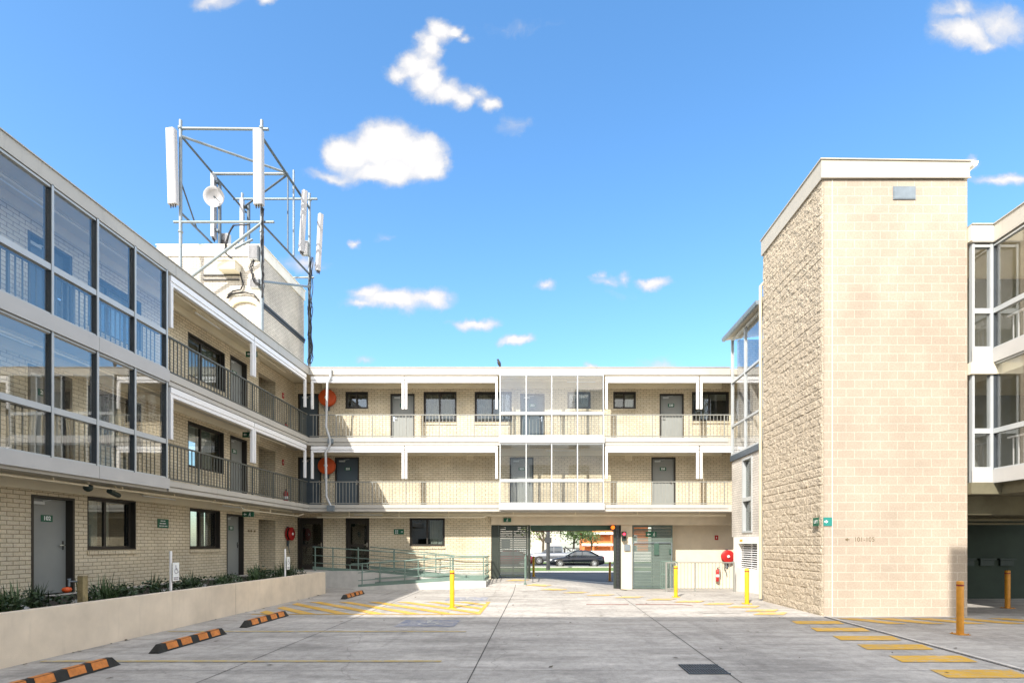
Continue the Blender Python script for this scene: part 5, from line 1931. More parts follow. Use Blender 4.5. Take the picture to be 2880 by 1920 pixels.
def antennas():
    zt = 16.55
    P = {'a': (-13.0, 19.2), 'b': (-10.05, 19.2), 'c': (-10.05, 23.2), 'd': (-13.0, 23.2)}
    W = thing('antenna_frame', (-11.5, 21.2, ROOF1), 'galvanised steel antenna frame standing on the left roof, around the white plant room', 'antenna mast')
    for k, (x, y) in P.items():
        zb = 12.96 if k == 'd' else ROOF1
        m = MB().tube((x, y, zb), (x, y, 17.1), 0.062, 12, 0.055)
        m.lathe([(0.05, 0), (0.09, 0.03), (0.09, 0.1), (0.05, 0.13)], (x, y, 16.75), n=12)
        m.lathe([(0.05, 0), (0.085, 0.02), (0.085, 0.07), (0.05, 0.09)], (x, y, 13.0), n=12)
        m.box(x - 0.14, x + 0.14, y - 0.14, y + 0.14, zb, zb + 0.02)
        m.build('pole', 'galv', W)

    def rod(p, q, w, mat='galv', name='rail'):
        MB().tube(p, q, w, 8).build(name, mat, W)
    a, b, c, d = (Vector((*P[k], 0)) for k in 'abcd')
    Z = lambda v, z: (v.x, v.y, z)
    rod(Z(a, 16.8), (b.x + 0.25, b.y, 16.77), 0.05)
    rod((d.x - 0.4, d.y, 16.85), (c.x + 0.35, c.y, 16.85), 0.045)
    rod(Z(a, zt), (d.x, d.y + 0.3, zt - 0.1), 0.042, 'galv_dark')
    rod(Z(b, zt - 0.05), Z(c, zt - 0.1), 0.05, 'galv_dark')
    rod((a.x, 21.2, zt), (b.x, 21.2, zt), 0.055)
    rod(Z(a, zt - 0.02), (b.x, 21.15, zt), 0.045, 'galv', 'brace')
    rod((b.x, 21.2, zt - 0.02), (a.x, 23.2, zt - 0.1), 0.04, 'galv_dark', 'brace')
    rod((a.x - 0.25, a.y, 13.4), (b.x + 0.45, b.y, 13.4), 0.045)
    rod(Z(a, 13.75), (d.x, 22.4, 13.6), 0.042, 'galv_dark')
    rod(Z(b, 13.35), Z(c, 13.55), 0.042, 'galv_dark')
    rod((b.x, b.y - 0.02, 13.35), (-12.75, 19.35, 11.45), 0.05, 'galv', 'brace')
    rod((-11.15, 19.4, 12.55), (-10.6, 19.6, 13.0), 0.045, 'galv', 'brace')
    rod((c.x - 1.0, c.y, 13.4), (c.x + 0.2, c.y, 13.4), 0.045)
    rod(Z(b, 11.25), Z(c, 13.0), 0.045, 'galv', 'brace')
    rod((b.x, b.y + 0.05, 10.9), (b.x - 0.3, PY0, 10.9), 0.03, 'galv', 'brace')
    rod((c.x, c.y, 9.5), (PX1, c.y, 9.5), 0.03, 'galv', 'brace')
    rod((b.x, 21.7, 13.55), (b.x, 21.7, 17.05), 0.04, 'galv', 'antenna_pole')
    rod((-12.82, 21.25, 12.96), (-12.82, 21.25, 16.2), 0.07, 'galv_dark', 'antenna_pole')
    rod((-12.72, 23.2, 12.96), (-12.72, 23.2, 16.6), 0.07, 'galv_dark', 'antenna_pole')
    rod(Z(a, 14.9), (a.x, a.y + 0.9, 13.72), 0.03, 'galv_dark', 'brace')
    rod(Z(d, 13.0), (a.x + 1.2, 21.2, 13.9), 0.03, 'galv', 'brace')
    rod((b.x, 21.2, zt), (b.x, 21.2, 13.45), 0.03, 'galv_dark', 'brace')

    G = 'panel antennas on the roof frame'

    def panel(cx, cy, z0, z1, w, dpt, label, rot=0.0, tilt=(0, 0), pole=None):
        t = thing('panel_antenna', (cx, cy, z0), label, 'antenna', G)
        m = MB()
        R3 = Matrix.Rotation(rot, 3, 'Z')
        n = 8
        prof = []
        # rounded radome
        for x, y in ((-w / 2, dpt / 2), (-w / 2, -dpt / 4), (-w / 2 + 0.03, -dpt / 2), (w / 2 - 0.03, -dpt / 2), (w / 2, -dpt / 4), (w / 2, dpt / 2)):
            prof.append(R3 @ Vector((x, y, 0)))
        m.prism([(cx + p.x, cy + p.y, z0) for p in prof], (tilt[0], tilt[1], z1 - z0))
        m.build('radome', 'antenna_white', t)
        f = MB()
        for i in range(3):
            q = R3 @ Vector(((i - 1) * w * 0.28, 0, 0))
            f.tube((cx + q.x, cy + q.y, z0), (cx + q.x, cy + q.y, z0 - 0.11), 0.022, 8)
        f.build('connector', 'cable_black', t)
        br = MB()
        bk = R3 @ Vector((0, dpt / 2 + 0.06, 0))
        for s in (0.12, 0.88):
            br.cbox((cx + bk.x + tilt[0] * s, cy + bk.y + tilt[1] * s, z0 + (z1 - z0) * s), (0.12, 0.14, 0.08), R3)
        br.build('bracket', 'galv_dark', t)
    panel(-13.1, 18.95, 13.88, 16.58, 0.34, 0.17, 'tall white panel antenna on the front left pole of the roof frame', -0.15, (-0.08, 0))
    panel(-10.03, 18.95, 13.86, 16.52, 0.34, 0.18, 'tall white panel antenna on the front right pole of the roof frame', -0.1, (-0.02, 0))
    panel(-13.0, 21.15, 13.95, 16.5, 0.3, 0.13, 'white panel antenna behind the dish on the left rail', -1.42)
    panel(-12.95, 23.1, 14.2, 16.75, 0.3, 0.14, 'white panel antenna above the middle of the plant room roof', -1.3)
    panel(-9.92, 22.15, 13.95, 16.5, 0.2, 0.16, 'slim white panel antenna on the right rail, nearer of the two', 0.9, (0.14, 0))
    panel(-9.75, 23.4, 13.8, 16.3, 0.2, 0.16, 'slim white panel antenna on the rear right pole, low beside cables', 0.9, (0.13, 0))
    D = thing('dish_antenna', (-12.67, 20.7, 15.26), 'small round white dish antenna facing the court on the roof frame', 'dish')
    ax = Vector((0.12, -1, -0.12)).normalized()
    c0 = Vector((-12.67, 20.75, 15.26))
    MB().lathe([(0.04, -0.02), (0.3, 0.09), (0.385, 0.17), (0.392, 0.165), (0.3, 0.06), (0.05, -0.06)], c0, ax, 30).build('reflector', 'antenna_white', D)
    m = MB().tube(c0 + Vector((0.15, 0, -0.12)), c0 + ax * 0.3 + Vector((0.06, 0, -0.05)), 0.012, 6)
    m.lathe([(0.02, 0), (0.035, 0.02), (0.03, 0.07)], c0 + ax * 0.26 + Vector((0.06, 0, -0.05)), -ax, 10)
    m.build('feed_arm', 'galv_dark', D)
    MB().bar(c0 - ax * 0.04, c0 + Vector((-0.2, 0.45, 0)), 0.07).build('mount', 'galv_dark', D)
    # radio units
    for cx, cy, z0, z1, l in ((-10.27, 19.12, 11.95, 12.5, 'grey finned radio unit on the front right pole, above the black cables'),
                              (-10.22, 23.15, 14.35, 14.95, 'pale radio unit on the rear right pole between two slim antennas'),
                              (-10.25, 19.15, 10.95, 11.3, 'small silver radio unit low on the front right pole'),
                              (-12.7, 21.5, 13.5, 14.3, 'grey radio unit beside the plant room roof, below the dish')):
        r = thing('radio_unit', (cx, cy, z0), l, 'radio unit', 'radio units on the roof frame')
        MB().box(cx - 0.15, cx + 0.15, cy - 0.09, cy + 0.09, z0, z1).build('unit_body', 'pipe_grey', r)
        f = MB()
        for i in range(7):
            x = cx - 0.14 + i * 0.043
            f.box(x, x + 0.014, cy - 0.13, cy - 0.091, z0 + 0.03, z1 - 0.03)
        f.build('cooling_fins', 'antenna_white', r)
    r = random.Random(3)

    def bundle(pts, n, spread, label, rad=0.017):
        m = MB()
        for i in range(n):
            o = Vector((r.uniform(-1, 1), r.uniform(-1, 1), r.uniform(-.4, .4))) * spread
            q = []
            for a, b in zip(pts, pts[1:]):
                for k in range(4):
                    t = k / 4
                    q.append(Vector(a).lerp(Vector(b), t) + o + Vector((r.gauss(0, 1), r.gauss(0, 1), 0)) * spread * 0.35)
            q.append(Vector(pts[-1]) + o)
            m.path(q, rad * r.uniform(0.7, 1.15), 6)
        m.build('cable_bundle', 'cable_black', org=pts[0], label=label, cat='cable', group='black cable bundles')
    bundle([(-9.97, 19.12, 13.85), (-9.95, 19.1, 13.0), (-9.98, 19.1, 12.2), (-9.94, 19.1, 11.2), (-9.97, 19.1, 10.6)], 6, 0.05, 'thick black cable bundle down the front right pole')
    bundle([(-10.25, 19.05, 11.95), (-10.3, 19.0, 11.6), (-10.15, 19.0, 11.1), (-10.0, 19.05, 11.05)], 4, 0.05, 'looped black cables below the grey finned radio unit')
    bundle([(-9.95, 23.15, 14.3), (-9.98, 23.15, 13.0), (-9.95, 23.1, 12.0), (-9.98, 23.12, 10.9), (-9.9, 23.12, 10.2), (-10.0, 23.1, 9.6)], 7, 0.07, 'thick black cable bundle down the rear right pole')
    bundle([(-10.3, 23.6, 12.3), (-10.2, 23.55, 11.6), (-10.25, 23.5, 11.0), (-10.1, 23.4, 10.2)], 5, 0.06, 'slack black cables at the back corner of the plant room')
    fy = PY0 - 0.07
    A = lambda x, y: (at(x, y, fy)[0], fy, at(x, y, fy)[1])
    bundle([A(700, 632), A(655, 634), A(644, 655), A(634, 690), A(632, 710), A(652, 727), A(664, 735)], 4, 0.025, 'black cables drooping over the edge of the plant room roof')
    bundle([A(664, 735), A(676, 770), A(683, 800), A(676, 814), A(655, 818), A(640, 830)], 3, 0.02, 'dark cables running down the plant room front wall')
    bundle([A(640, 838), A(650, 826), A(690, 822), A(715, 828), A(728, 845)], 5, 0.02, 'dark cables lying over the arched duct')
    bundle([(-12.75, 21.3, 14.0), (-12.6, 21.3, 13.5), (-12.7, 21.2, 12.97)], 5, 0.05, 'short dark cables under the dish pole')


# ------------------------------------------------------------------ street beyond the gateway
def wheels(par, xs, y0, y1, r=0.32, mat='car_silver'):
    for x in xs:
        for s, y in ((-1, y0), (1, y1)):
            w = MB().lathe([(r * 0.62, -0.1), (r * 0.97, -0.1), (r, -0.07), (r, 0.07), (r * 0.97, 0.1), (r * 0.62, 0.1)], (x, y, r), (0, s, 0), 26).build('wheel', 'black_rubber', par)
            m = MB().lathe([(r * 0.64, 0.08), (r * 0.62, 0.105), (r * 0.56, 0.085)], (x, y, r), (0, s, 0), 26)
            m.lathe([(0.05, 0.06), (0.05, 0.1), (0.03, 0.105)], (x, y, r), (0, s, 0), 12)
            for k in range(10):
                a = 2 * PI * k / 10
                m.bar((x, y + s * 0.085, r), (x + math.cos(a) * r * 0.6, y + s * 0.085, r + math.sin(a) * r * 0.6), 0.045, 0.02)
            m.build('rim', 'alloy', w)


def shell(m, st, smooth=True):
    """st: stations (x, zbottom, zshoulder, ztop, half width low, half width shoulder, half width top)"""
    n = 8
    vs = []
    for x, zb, zs, ztp, wl, ws, wt in st:
        vs += [(x, -wl, zb), (x, -ws, zb + (zs - zb) * 0.35), (x, -ws * 0.985, zs), (x, -wt, ztp), (x, wt, ztp), (x, ws * 0.985, zs), (x, ws, zb + (zs - zb) * 0.35), (x, wl, zb)]
    fs = []
    for i in range(len(st) - 1):
        for k in range(n):
            fs.append((i * n + k, i * n + (k + 1) % n, (i + 1) * n + (k + 1) % n, (i + 1) * n + k))
    m.add(vs, fs, smooth)
    m.add(vs[:n], [tuple(range(n))])
    m.add(vs[-n:], [tuple(range(n - 1, -1, -1))])


def sedan(mat, label, loc, name='parked_car'):
    W = thing(name, (0, 0, 0), label, 'car', 'cars in the street')
    b = MB()
    shell(b, [(0.0, 0.32, 0.5, 0.56, 0.62, 0.70, 0.5), (0.12, 0.24, 0.58, 0.66, 0.72, 0.82, 0.62), (0.5, 0.2, 0.66, 0.76, 0.78, 0.89, 0.68), (1.35, 0.18, 0.76, 0.90, 0.8, 0.91, 0.70),
              (1.7, 0.18, 0.80, 0.95, 0.8, 0.91, 0.70), (3.6, 0.18, 0.84, 0.97, 0.8, 0.91, 0.70), (4.25, 0.22, 0.86, 0.99, 0.78, 0.89, 0.68), (4.52, 0.28, 0.84, 0.96, 0.72, 0.84, 0.62), (4.62, 0.36, 0.74, 0.84, 0.62, 0.74, 0.55)])
    b.build('body', mat, W)
    g = MB()
    shell(g, [(1.25, 0.88, 0.9, 0.91, 0.7, 0.7, 0.66), (1.95, 0.9, 1.22, 1.30, 0.71, 0.66, 0.56), (2.3, 0.9, 1.30, 1.42, 0.71, 0.645, 0.54), (3.1, 0.9, 1.30, 1.41, 0.71, 0.645, 0.54), (3.55, 0.9, 1.2, 1.28, 0.71, 0.66, 0.56), (4.2, 0.95, 0.97, 0.985, 0.68, 0.68, 0.62)])
    g.build('cabin_glass', 'car_glass', W)
    r = MB()
    shell(r, [(2.08, 1.33, 1.36, 1.385, 0.58, 0.57, 0.5), (2.35, 1.38, 1.41, 1.445, 0.6, 0.59, 0.5), (3.1, 1.38, 1.41, 1.44, 0.6, 0.59, 0.5), (3.5, 1.27, 1.30, 1.335, 0.6, 0.59, 0.52)])
    for s in (-1, 1):
        r.bar((1.35, s * 0.69, 0.92), (2.15, s * 0.60, 1.38), 0.05)
        r.bar((2.72, s * 0.72, 0.95), (2.75, s * 0.61, 1.39), 0.05)
        r.bar((3.4, s * 0.61, 1.36), (4.15, s * 0.69, 0.98), 0.09)
    r.build('roof', mat, W)
    t = MB()
    for s in (-1, 1):
        t.bar((0.9, s * 0.915, 0.42), (3.9, s * 0.915, 0.42), 0.02, 0.03)
        t.bar((1.5, s * 0.885, 0.90), (3.9, s * 0.885, 0.92), 0.015, 0.02)
    t.build('trim_strip', 'chrome', W)
    for s in (-1, 1):
        MB().cbox((0.13, s * 0.6, 0.62), (0.18, 0.3, 0.11)).build('headlight', 'lamp_white', W)
        MB().cbox((4.5, s * 0.66, 0.80), (0.16, 0.26, 0.14)).build('tail_light', 'tail_red', W)
        MB().cbox((1.62, s * 0.96, 0.98), (0.16, 0.16, 0.11)).build('mirror', mat, W)
        a = MB()
        for x in (0.88, 3.75):
            a.lathe([(0.37, -0.05), (0.37, 0.012)], (x, s * 0.885, 0.33), (0, s, 0), 22)
        a.build('wheel_arch', 'black_rubber', W)
    wheels(W, (0.88, 3.75), -0.82, 0.82)
    W.location = loc
    return W


def ute(loc):
    W = thing('pickup_truck', (0, 0, 0), 'silver pickup truck parked across the street behind the black sedan', 'pickup', 'cars in the street')
    b = MB()
    shell(b, [(0.0, 0.45, 0.8, 0.95, 0.75, 0.8, 0.7), (0.15, 0.36, 0.9, 1.05, 0.8, 0.9, 0.75), (1.3, 0.36, 1.0, 1.15, 0.84, 0.92, 0.78), (3.2, 0.38, 1.05, 1.17, 0.84, 0.92, 0.78), (5.2, 0.45, 1.05, 1.14, 0.84, 0.92, 0.82)])
    b.build('body', 'car_silver', W)
    g = MB()
    shell(g, [(1.25, 1.1, 1.13, 1.15, 0.78, 0.78, 0.74), (1.9, 1.1, 1.6, 1.68, 0.78, 0.72, 0.6), (3.0, 1.1, 1.66, 1.74, 0.78, 0.7, 0.6), (3.2, 1.1, 1.6, 1.66, 0.78, 0.72, 0.62)])
    g.build('cab_glass', 'car_glass', W)
    r = MB()
    shell(r, [(1.85, 1.66, 1.69, 1.73, 0.66, 0.65, 0.55), (2.1, 1.71, 1.75, 1.79, 0.66, 0.65, 0.55), (3.05, 1.71, 1.75, 1.78, 0.66, 0.65, 0.55), (3.22, 1.66, 1.69, 1.72, 0.66, 0.65, 0.58)])
    for s in (-1, 1):
        r.bar((1.3, s * 0.77, 1.13), (1.95, s * 0.66, 1.70), 0.06)
        r.bar((2.4, s * 0.78, 1.13), (2.4, s * 0.67, 1.72), 0.06)
        r.bar((3.2, s * 0.78, 1.13), (3.15, s * 0.67, 1.72), 0.1)
    r.build('roof', 'car_silver', W)
    c = MB().box(3.4, 3.46, -0.7, 0.7, 1.14, 1.55)
    for s in (-1, 1):
        c.path([(3.45, s * 0.72, 1.14), (3.5, s * 0.68, 1.7), (4.2, s * 0.72, 1.16)], 0.035)
    c.tube((3.5, -0.68, 1.7), (3.5, 0.68, 1.7), 0.035)
    c.build('sports_bar', 'black_rubber', W)
    for s in (-1, 1):
        MB().cbox((0.12, s * 0.66, 0.95), (0.16, 0.28, 0.14)).build('headlight', 'lamp_white', W)
        MB().cbox((5.16, s * 0.8, 0.95), (0.12, 0.14, 0.24)).build('tail_light', 'tail_red', W)
        a = MB()
        for x in (1.0, 4.2):
            a.lathe([(0.44, -0.05), (0.44, 0.012)], (x, s * 0.905, 0.4), (0, s, 0), 22)
        a.build('wheel_arch', 'black_rubber', W)
    wheels(W, (1.0, 4.2), -0.84, 0.84, 0.38)
    W.location = loc


def tree(loc, h, cr, n, mat, label, seed, trunk=0.16, cz=None, group='trees across the street'):
    r = random.Random(seed)
    W = thing('tree', loc, label, 'tree', group)
    x0, y0, z0 = loc
    t = MB()
    top = h * 0.55
    t.tube((x0, y0, z0), (x0 + 0.1, y0, z0 + top), trunk, 10, trunk * 0.55)
    tips = []
    for i in range(9):
        a = r.uniform(0, 2 * PI)
        e = Vector((x0 + math.cos(a) * cr * r.uniform(0.4, 0.85), y0 + math.sin(a) * cr * r.uniform(0.4, 0.85), z0 + h * r.uniform(0.5, 0.95)))
        s = Vector((x0 + 0.05, y0, z0 + top * r.uniform(0.55, 1.0)))
        t.tube(s, e, trunk * 0.4, 6, 0.02, False)
        tips.append(e)
    t.build('trunk', 'bark', W)
    b = MB()
    for i in range(n):
        c = r.choice(tips) + Vector((r.gauss(0, 1), r.gauss(0, 1), r.gauss(0, 0.75))) * cr * 0.30
        d = Vector((r.gauss(0, 1), r.gauss(0, 1), r.gauss(0, 0.8))).normalized()
        sd = d.orthogonal().normalized()
        l = r.uniform(0.14, 0.3) * (cr / 2.4) ** 0.5
        b.add([tuple(c), tuple(c + d * l * .5 + sd * l * .36), tuple(c + d * l), tuple(c + d * l * .5 - sd * l * .36)], [(0, 1, 2, 3)])
    b.build('crown', mat, W)


def street():
    sedan('car_black', 'black sedan parked in the street, framed by the gateway', (0.97, 45.1, -0.25))
    sedan('car_red', 'dark red car in the street seen through the left louvre gate', (-5.1, 45.2, -0.25))
    ute((-0.9, 51.0, -0.25))
    p = thing('power_pole', (0.75, 39.6, -0.2), 'dark power pole with a guard plate seen through the gateway', 'pole')
    MB().tube((0.75, 39.6, -0.3), (0.75, 39.6, 9.0), 0.15, 12, 0.12).build('pole', 'steel_dark', p)
    MB().cbox((0.75, 39.43, 2.0), (0.5, 0.03, 0.4)).build('sign_plate', 'steel_dark', p)
    m = MB().cbox((0.75, 39.6, 8.2), (2.2, 0.1, 0.12))
    m.build('cross_arm', 'steel_dark', p)
    tree((0.5, 57.5, -0.2), 6.0, 2.2, 1500, 'leaf_yellow', 'light yellow-green street tree left of the pole, across the street', 4)
    tree((4.2, 63.0, -0.2), 5.6, 2.6, 2600, 'leaf_tree', 'dense green tree in the middle of the gateway view', 5)
    tree((9.8, 97.0, -0.3), 5.0, 2.2, 1200, 'leaf_tree', 'green tree in front of the orange building', 6)
    tree((-4.5, 60.0, -0.2), 7.0, 2.8, 1600, 'leaf_tree', 'dark green tree seen through the left louvre gate', 8)
    W = thing('apartment_block', (16, 124, -0.4), 'orange brick apartment block with white balcony bands across the street', 'building')
    y = 120.0
    m = MB()
    m.wall(10.0, 25.0, -0.6, 6.4, y, 8.0, [])
    m.build('wall', 'brick_orange', W)
    n = MB().wall(10.0, 16.6, -0.6, 6.4, y - 1.4, 0.2, [(10.4, 12.0, 2.2, 3.8), (12.6, 16.3, 2.2, 3.8), (10.4, 12.0, -0.3, 1.2), (12.6, 16.3, -0.3, 1.2)])
    n.build('balcony_front', 'brick_orange', W)
    f = MB()
    for z in (1.35, 3.9):
        f.box(9.8, 16.8, y - 1.62, y - 1.405, z, z + 0.5)
    f.build('balcony_band', 'pale_render', W)
    for x0 in (17.5, 20.5):
        for z in (2.2, -0.1):
            q = MB()
            for a in ((x0, x0 + 0.1, z, z + 1.5), (x0 + 1.9, x0 + 2, z, z + 1.5), (x0 + 0.1, x0 + 1.9, z, z + 0.1), (x0 + 0.1, x0 + 1.9, z + 1.4, z + 1.5)):
                q.box(a[0], a[1], y - 0.12, y - 0.01, a[2], a[3])
            qo = q.build('window', 'pale_render', W)
            MB().box(x0 + 0.1, x0 + 1.9, y - 0.07, y - 0.02, z + 0.1, z + 1.4).build('pane', 'car_glass', qo)
    r = MB()
    r.prism([(9.4, y - 2, 6.42), (25.6, y - 2, 6.42), (22, y + 4, 8.2), (13, y + 4, 8.2)], (0, 0, 0.15))
    r.build('roof', 'roof_tile', W)
    W = thing('house', (-2, 76, -0.3), 'pale cream house across the street behind the yellow-green tree', 'building')
    m = MB().wall(-9.0, 3.2, -0.5, 5.5, 75.0, 6.0, [])
    m.build('wall', 'house_cream', W)
    for x0 in (-7.5, -5.2):
        q = MB().box(x0, x0 + 1.2, 74.9, 74.99, 1.2, 2.4)
        q.build('window', 'car_glass', W)
    r = MB().prism([(-9.6, 74.4, 5.5), (-9.6, 81.6, 5.5), (-9.6, 78, 7.6)], (13.4, 0, 0))
    r.build('roof', 'roof_tile', W)
    f = thing('boundary_wall', (9, 61, -0.2), 'low white boundary wall across the street right of the sedan', 'wall')
    MB().box(5.0, 24, 61.0, 61.25, -0.3, 0.85).build('rendered_wall', 'pale_render', f)
    MB().box(4.95, 24, 60.95, 61.3, 0.853, 0.93).build('capping', 'sign_white', f)
    f = thing('picket_fence', (-3, 61, -0.2), 'white picket fence across the street behind the pickup', 'fence')
    k = MB()
    for i in range(60):
        x = -7 + i * 0.19
        k.box(x, x + 0.1, 61.0, 61.03, -0.2, 1.15)
    k.build('pickets', 'sign_white', f)
    k = MB().box(-7, 4.4, 61.035, 61.07, 0.2, 0.28)
    k.box(-7, 4.4, 61.035, 61.07, 0.8, 0.88)
    k.build('rails', 'sign_white', f)


# ------------------------------------------------------------------ light, sky, camera
SUN = Vector((-0.53, -1.10, 1.0))


def world():
    w = bpy.data.worlds.new('World')
    SC.world = w
    w.use_nodes = True
    nt = w.node_tree
    bg = nt.nodes['Background']
    sky = N(nt, 'ShaderNodeTexSky', sky_type='NISHITA')
    sky.sun_disc = False
    sky.sun_elevation = math.atan2(SUN.z, math.hypot(SUN.x, SUN.y))
    sky.sun_rotation = math.atan2(SUN.x, SUN.y)
    sky.altitude = 50
    sky.air_density = 1.0
    sky.dust_density = 1.2
    sky.ozone_density = 1.6
    hs = N(nt, 'ShaderNodeHueSaturation')
    hs.inputs['Saturation'].default_value = SKY_SAT
    hs.inputs['Hue'].default_value = 0.497
    hs.inputs['Value'].default_value = 1.0
    nt.links.new(sky.outputs[0], hs.inputs['Color'])
    # clouds: soft blobs placed by direction, broken up with noise
    tc = N(nt, 'ShaderNodeTexCoord')
    sep = N(nt, 'ShaderNodeSeparateXYZ')
    nt.links.new(tc.outputs['Generated'], sep.inputs[0])
    my = N(nt, 'ShaderNodeMath', operation='MAXIMUM')
    nt.links.new(sep.outputs[1], my.inputs[0])
    my.inputs[1].default_value = 0.02
    cu = N(nt, 'ShaderNodeMath', operation='DIVIDE')
    cv = N(nt, 'ShaderNodeMath', operation='DIVIDE')
    nt.links.new(sep.outputs[0], cu.inputs[0])
    nt.links.new(my.outputs[0], cu.inputs[1])
    nt.links.new(sep.outputs[2], cv.inputs[0])
    nt.links.new(my.outputs[0], cv.inputs[1])
    cmb = N(nt, 'ShaderNodeCombineXYZ')
    nt.links.new(cu.outputs[0], cmb.inputs[0])
    nt.links.new(cv.outputs[0], cmb.inputs[1])
    nz = N(nt, 'ShaderNodeTexNoise')
    nz.inputs['Scale'].default_value = 11
    nz.inputs['Detail'].default_value = 8
    nz.inputs['Roughness'].default_value = 0.62
    nt.links.new(cmb.outputs[0], nz.inputs['Vector'])
    wv = N(nt, 'ShaderNodeVectorMath', operation='MULTIPLY_ADD')
    nt.links.new(nz.outputs['Color'], wv.inputs[0])
    wv.inputs[1].default_value = (0.08, 0.065, 0)
    nt.links.new(cmb.outputs[0], wv.inputs[2])
    blobs = [(918, 168, 60, 34, .9), (955, 150, 66, 48, 1.1), (985, 110, 50, 56, 1.1), (1003, 72, 42, 46, 1.1), (1035, 66, 44, 30, 1.0), (1066, 86, 34, 20, .8), (985, 190, 66, 56, 1.2), (1025, 218, 66, 46, 1.15), (1058, 236, 42, 36, 1.0), (1095, 218, 56, 32, .7), (1128, 240, 48, 28, .9), (1175, 285, 66, 34, .36),
             (885, 330, 105, 76, 1.5), (800, 352, 80, 54, 1.35), (955, 350, 86, 62, 1.4), (985, 382, 66, 50, 1.3), (880, 392, 145, 48, 1.35), (760, 408, 90, 26, .75),
             (905, 692, 130, 38, 1.1), (850, 674, 66, 30, 1.1), (985, 688, 76, 32, 1), (830, 706, 66, 18, .8), (1085, 741, 80, 22, 1), (1180, 783, 60, 20, 1.1), (1250, 653, 36, 19, .75), (1400, 650, 54, 20, .6), (1436, 640, 20, 24, .6), (1382, 635, 15, 20, .55), (1503, 646, 48, 24, 1),
             (2215, 70, 110, 54, 1), (2300, 55, 100, 70, .8), (2200, 20, 90, 46, .7), (2260, 95, 70, 30, .7), (2310, 413, 100, 24, .85), (2230, 368, 26, 20, .8), (490, 3, 80, 30, .7), (605, 0, 50, 20, .8), (815, 568, 24, 20, .75), (700, 604, 70, 28, .7),
             (1510, 830, 80, 26, .55), (1357, 840, 40, 15, .8), (835, 825, 34, 17, .5), (885, 552, 46, 22, .33), (1195, 60, 120, 34, .26), (1420, 675, 66, 18, .3)]
    acc = None
    for (x, y, rx, ry, s) in blobs:
        x0, y0 = (x - 1236) / 1213, (1249 - y) / 1213
        sx, sy = 1213 / rx, 1213 / ry
        ma = N(nt, 'ShaderNodeVectorMath', operation='MULTIPLY_ADD')
        nt.links.new(wv.outputs[0], ma.inputs[0])
        ma.inputs[1].default_value = (sx, sy, 0)
        ma.inputs[2].default_value = (-(x0 + 0.04) * sx, -(y0 + 0.0325) * sy, 0)
        ln = N(nt, 'ShaderNodeVectorMath', operation='LENGTH')
        nt.links.new(ma.outputs[0], ln.inputs[0])
        fm = N(nt, 'ShaderNodeMath', operation='MULTIPLY_ADD')
        nt.links.new(ln.outputs['Value'], fm.inputs[0])
        fm.inputs[1].default_value = -s
        fm.inputs[2].default_value = s
        if acc is None:
            acc = fm.outputs[0]
        else:
            mx = N(nt, 'ShaderNodeMath', operation='SMOOTH_MAX')
            mx.inputs[2].default_value = 0.3
            nt.links.new(acc, mx.inputs[0])
            nt.links.new(fm.outputs[0], mx.inputs[1])
            acc = mx.outputs[0]
    n2 = N(nt, 'ShaderNodeTexNoise')
    n2.inputs['Scale'].default_value = 26
    n2.inputs['Detail'].default_value = 9
    n2.inputs['Roughness'].default_value = 0.6
    nt.links.new(wv.outputs[0], n2.inputs['Vector'])
    ad = N(nt, 'ShaderNodeMath', operation='MULTIPLY_ADD')
    nt.links.new(n2.outputs['Fac'], ad.inputs[0])
    ad.inputs[1].default_value = 0.62
    nt.links.new(acc, ad.inputs[2])
    mr = N(nt, 'ShaderNodeMapRange', interpolation_type='SMOOTHSTEP')
    mr.inputs[1].default_value = 0.40
    mr.inputs[2].default_value = 1.1
    nt.links.new(ad.outputs[0], mr.inputs[0])
    pos = N(nt, 'ShaderNodeMath', operation='GREATER_THAN')
    nt.links.new(sep.outputs[1], pos.inputs[0])
    pos.inputs[1].default_value = 0.03
    fac = N(nt, 'ShaderNodeMath', operation='MULTIPLY')
    nt.links.new(mr.outputs[0], fac.inputs[0])
    nt.links.new(pos.outputs[0], fac.inputs[1])
    mc = N(nt, 'ShaderNodeMix', data_type='RGBA')
    nt.links.new(fac.outputs[0], mc.inputs[0])
    nt.links.new(hs.outputs[0], mc.inputs[6])
    cr = N(nt, 'ShaderNodeMapRange')
    cr.inputs[1].default_value = 0.6
    cr.inputs[2].default_value = 1.3
    cr.inputs[3].default_value = 0.66
    nt.links.new(ad.outputs[0], cr.inputs[0])
    cc = N(nt, 'ShaderNodeVectorMath', operation='SCALE')
    cc.inputs[0].default_value = (CLOUD, CLOUD * 0.99, CLOUD * 1.0)
    nt.links.new(cr.outputs[0], cc.inputs['Scale'])
    nt.links.new(cc.outputs[0], mc.inputs[7])
    # unseen bright cloud added only outside the view, as fill light for the shade
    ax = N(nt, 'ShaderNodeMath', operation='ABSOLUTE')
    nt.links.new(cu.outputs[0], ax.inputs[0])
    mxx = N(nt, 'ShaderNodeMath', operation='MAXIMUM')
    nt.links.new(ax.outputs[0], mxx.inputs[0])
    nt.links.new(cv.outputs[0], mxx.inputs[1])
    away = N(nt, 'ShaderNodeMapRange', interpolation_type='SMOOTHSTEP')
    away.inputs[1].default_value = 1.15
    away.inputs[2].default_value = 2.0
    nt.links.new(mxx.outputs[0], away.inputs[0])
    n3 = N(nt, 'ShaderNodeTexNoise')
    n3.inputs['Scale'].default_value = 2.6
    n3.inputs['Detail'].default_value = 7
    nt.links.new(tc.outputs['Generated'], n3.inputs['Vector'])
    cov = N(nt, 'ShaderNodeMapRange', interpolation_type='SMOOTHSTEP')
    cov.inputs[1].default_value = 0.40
    cov.inputs[2].default_value = 0.58
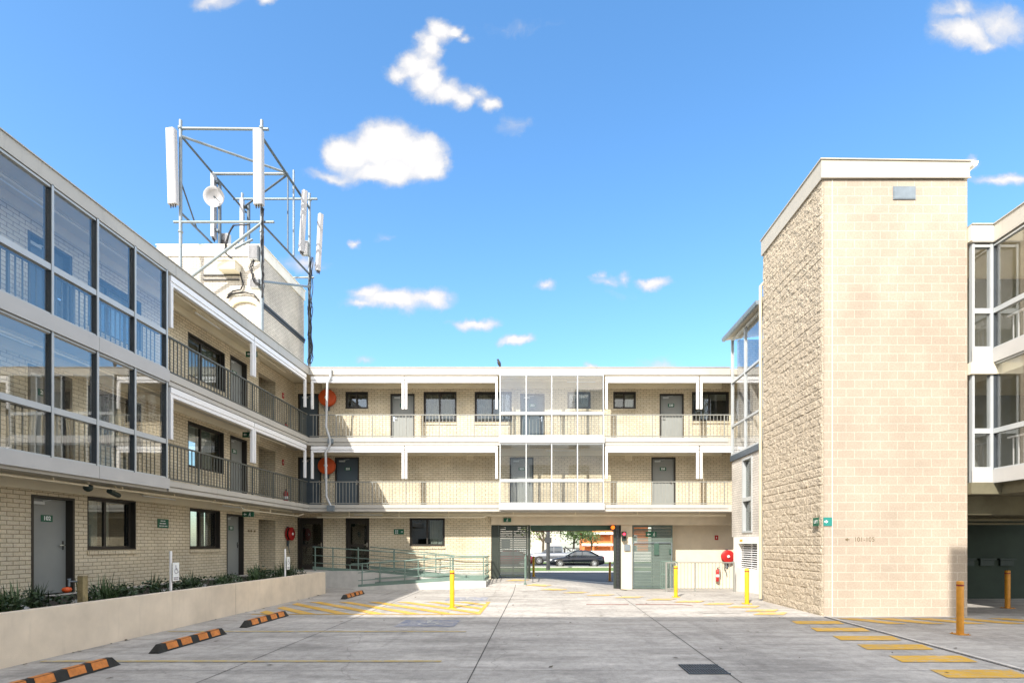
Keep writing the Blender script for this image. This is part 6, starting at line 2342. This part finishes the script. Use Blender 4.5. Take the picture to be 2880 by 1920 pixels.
    nt.links.new(n3.outputs['Fac'], cov.inputs[0])
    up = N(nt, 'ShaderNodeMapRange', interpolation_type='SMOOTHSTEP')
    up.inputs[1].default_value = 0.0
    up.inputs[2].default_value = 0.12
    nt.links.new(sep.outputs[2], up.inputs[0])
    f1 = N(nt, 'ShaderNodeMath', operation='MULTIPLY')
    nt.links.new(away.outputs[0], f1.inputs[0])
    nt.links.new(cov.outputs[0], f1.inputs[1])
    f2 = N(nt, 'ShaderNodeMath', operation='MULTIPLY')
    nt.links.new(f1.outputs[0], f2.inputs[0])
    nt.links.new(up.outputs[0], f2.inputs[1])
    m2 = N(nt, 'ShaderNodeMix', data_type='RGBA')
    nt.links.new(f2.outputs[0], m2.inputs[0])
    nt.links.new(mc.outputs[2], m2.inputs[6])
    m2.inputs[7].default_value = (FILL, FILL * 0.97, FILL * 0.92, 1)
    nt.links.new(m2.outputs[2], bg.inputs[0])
    bg.inputs[1].default_value = SKY_STR


def finish():
    s = bpy.data.lights.new('sun', 'SUN')
    s.energy = SUN_STR
    s.angle = math.radians(0.5)
    s.color = (1.0, 0.95, 0.87)
    so = bpy.data.objects.new('sun', s)
    so.location = (-8, -16, 30)
    so.rotation_euler = (-SUN).to_track_quat('-Z', 'Y').to_euler()
    COL.objects.link(so)
    cam = bpy.data.cameras.new('camera')
    co = bpy.data.objects.new('camera', cam)
    COL.objects.link(co)
    co.location = (0, 0, EYE)
    co.rotation_euler = (PI / 2, 0, 0)
    cam.sensor_width = 36
    cam.lens = 36 * F / 2880
    cam.shift_x = -73.5 / 2880
    cam.shift_y = 569.5 / 2880
    cam.clip_start = 0.05
    cam.clip_end = 2000
    SC.camera = co
    SC.view_settings.view_transform = 'Standard'
    SC.view_settings.look = 'None'
    SC.view_settings.gamma = 1
    SC.view_settings.use_curve_mapping = False
    SC.view_settings.exposure = EXPOSURE
    cy = SC.cycles
    cy.use_denoising = True
    cy.max_bounces = 14
    cy.diffuse_bounces = 8
    cy.glossy_bounces = 5
    cy.transparent_max_bounces = 24
    cy.transmission_bounces = 4
    cy.sample_clamp_indirect = 6
    cy.caustics_reflective = False
    cy.caustics_refractive = False


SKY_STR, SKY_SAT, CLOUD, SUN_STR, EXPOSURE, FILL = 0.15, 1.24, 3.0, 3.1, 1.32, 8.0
build_mats()
ground()
left_wing()
back_wing()
lift_tower()
stair_bay()
right_wing()
front_wing()
planter()
litter()
wheel_stops()
bollards()
fittings()
gates()
access_ramp()
plant_room()
antennas()
street()
world()
finish()
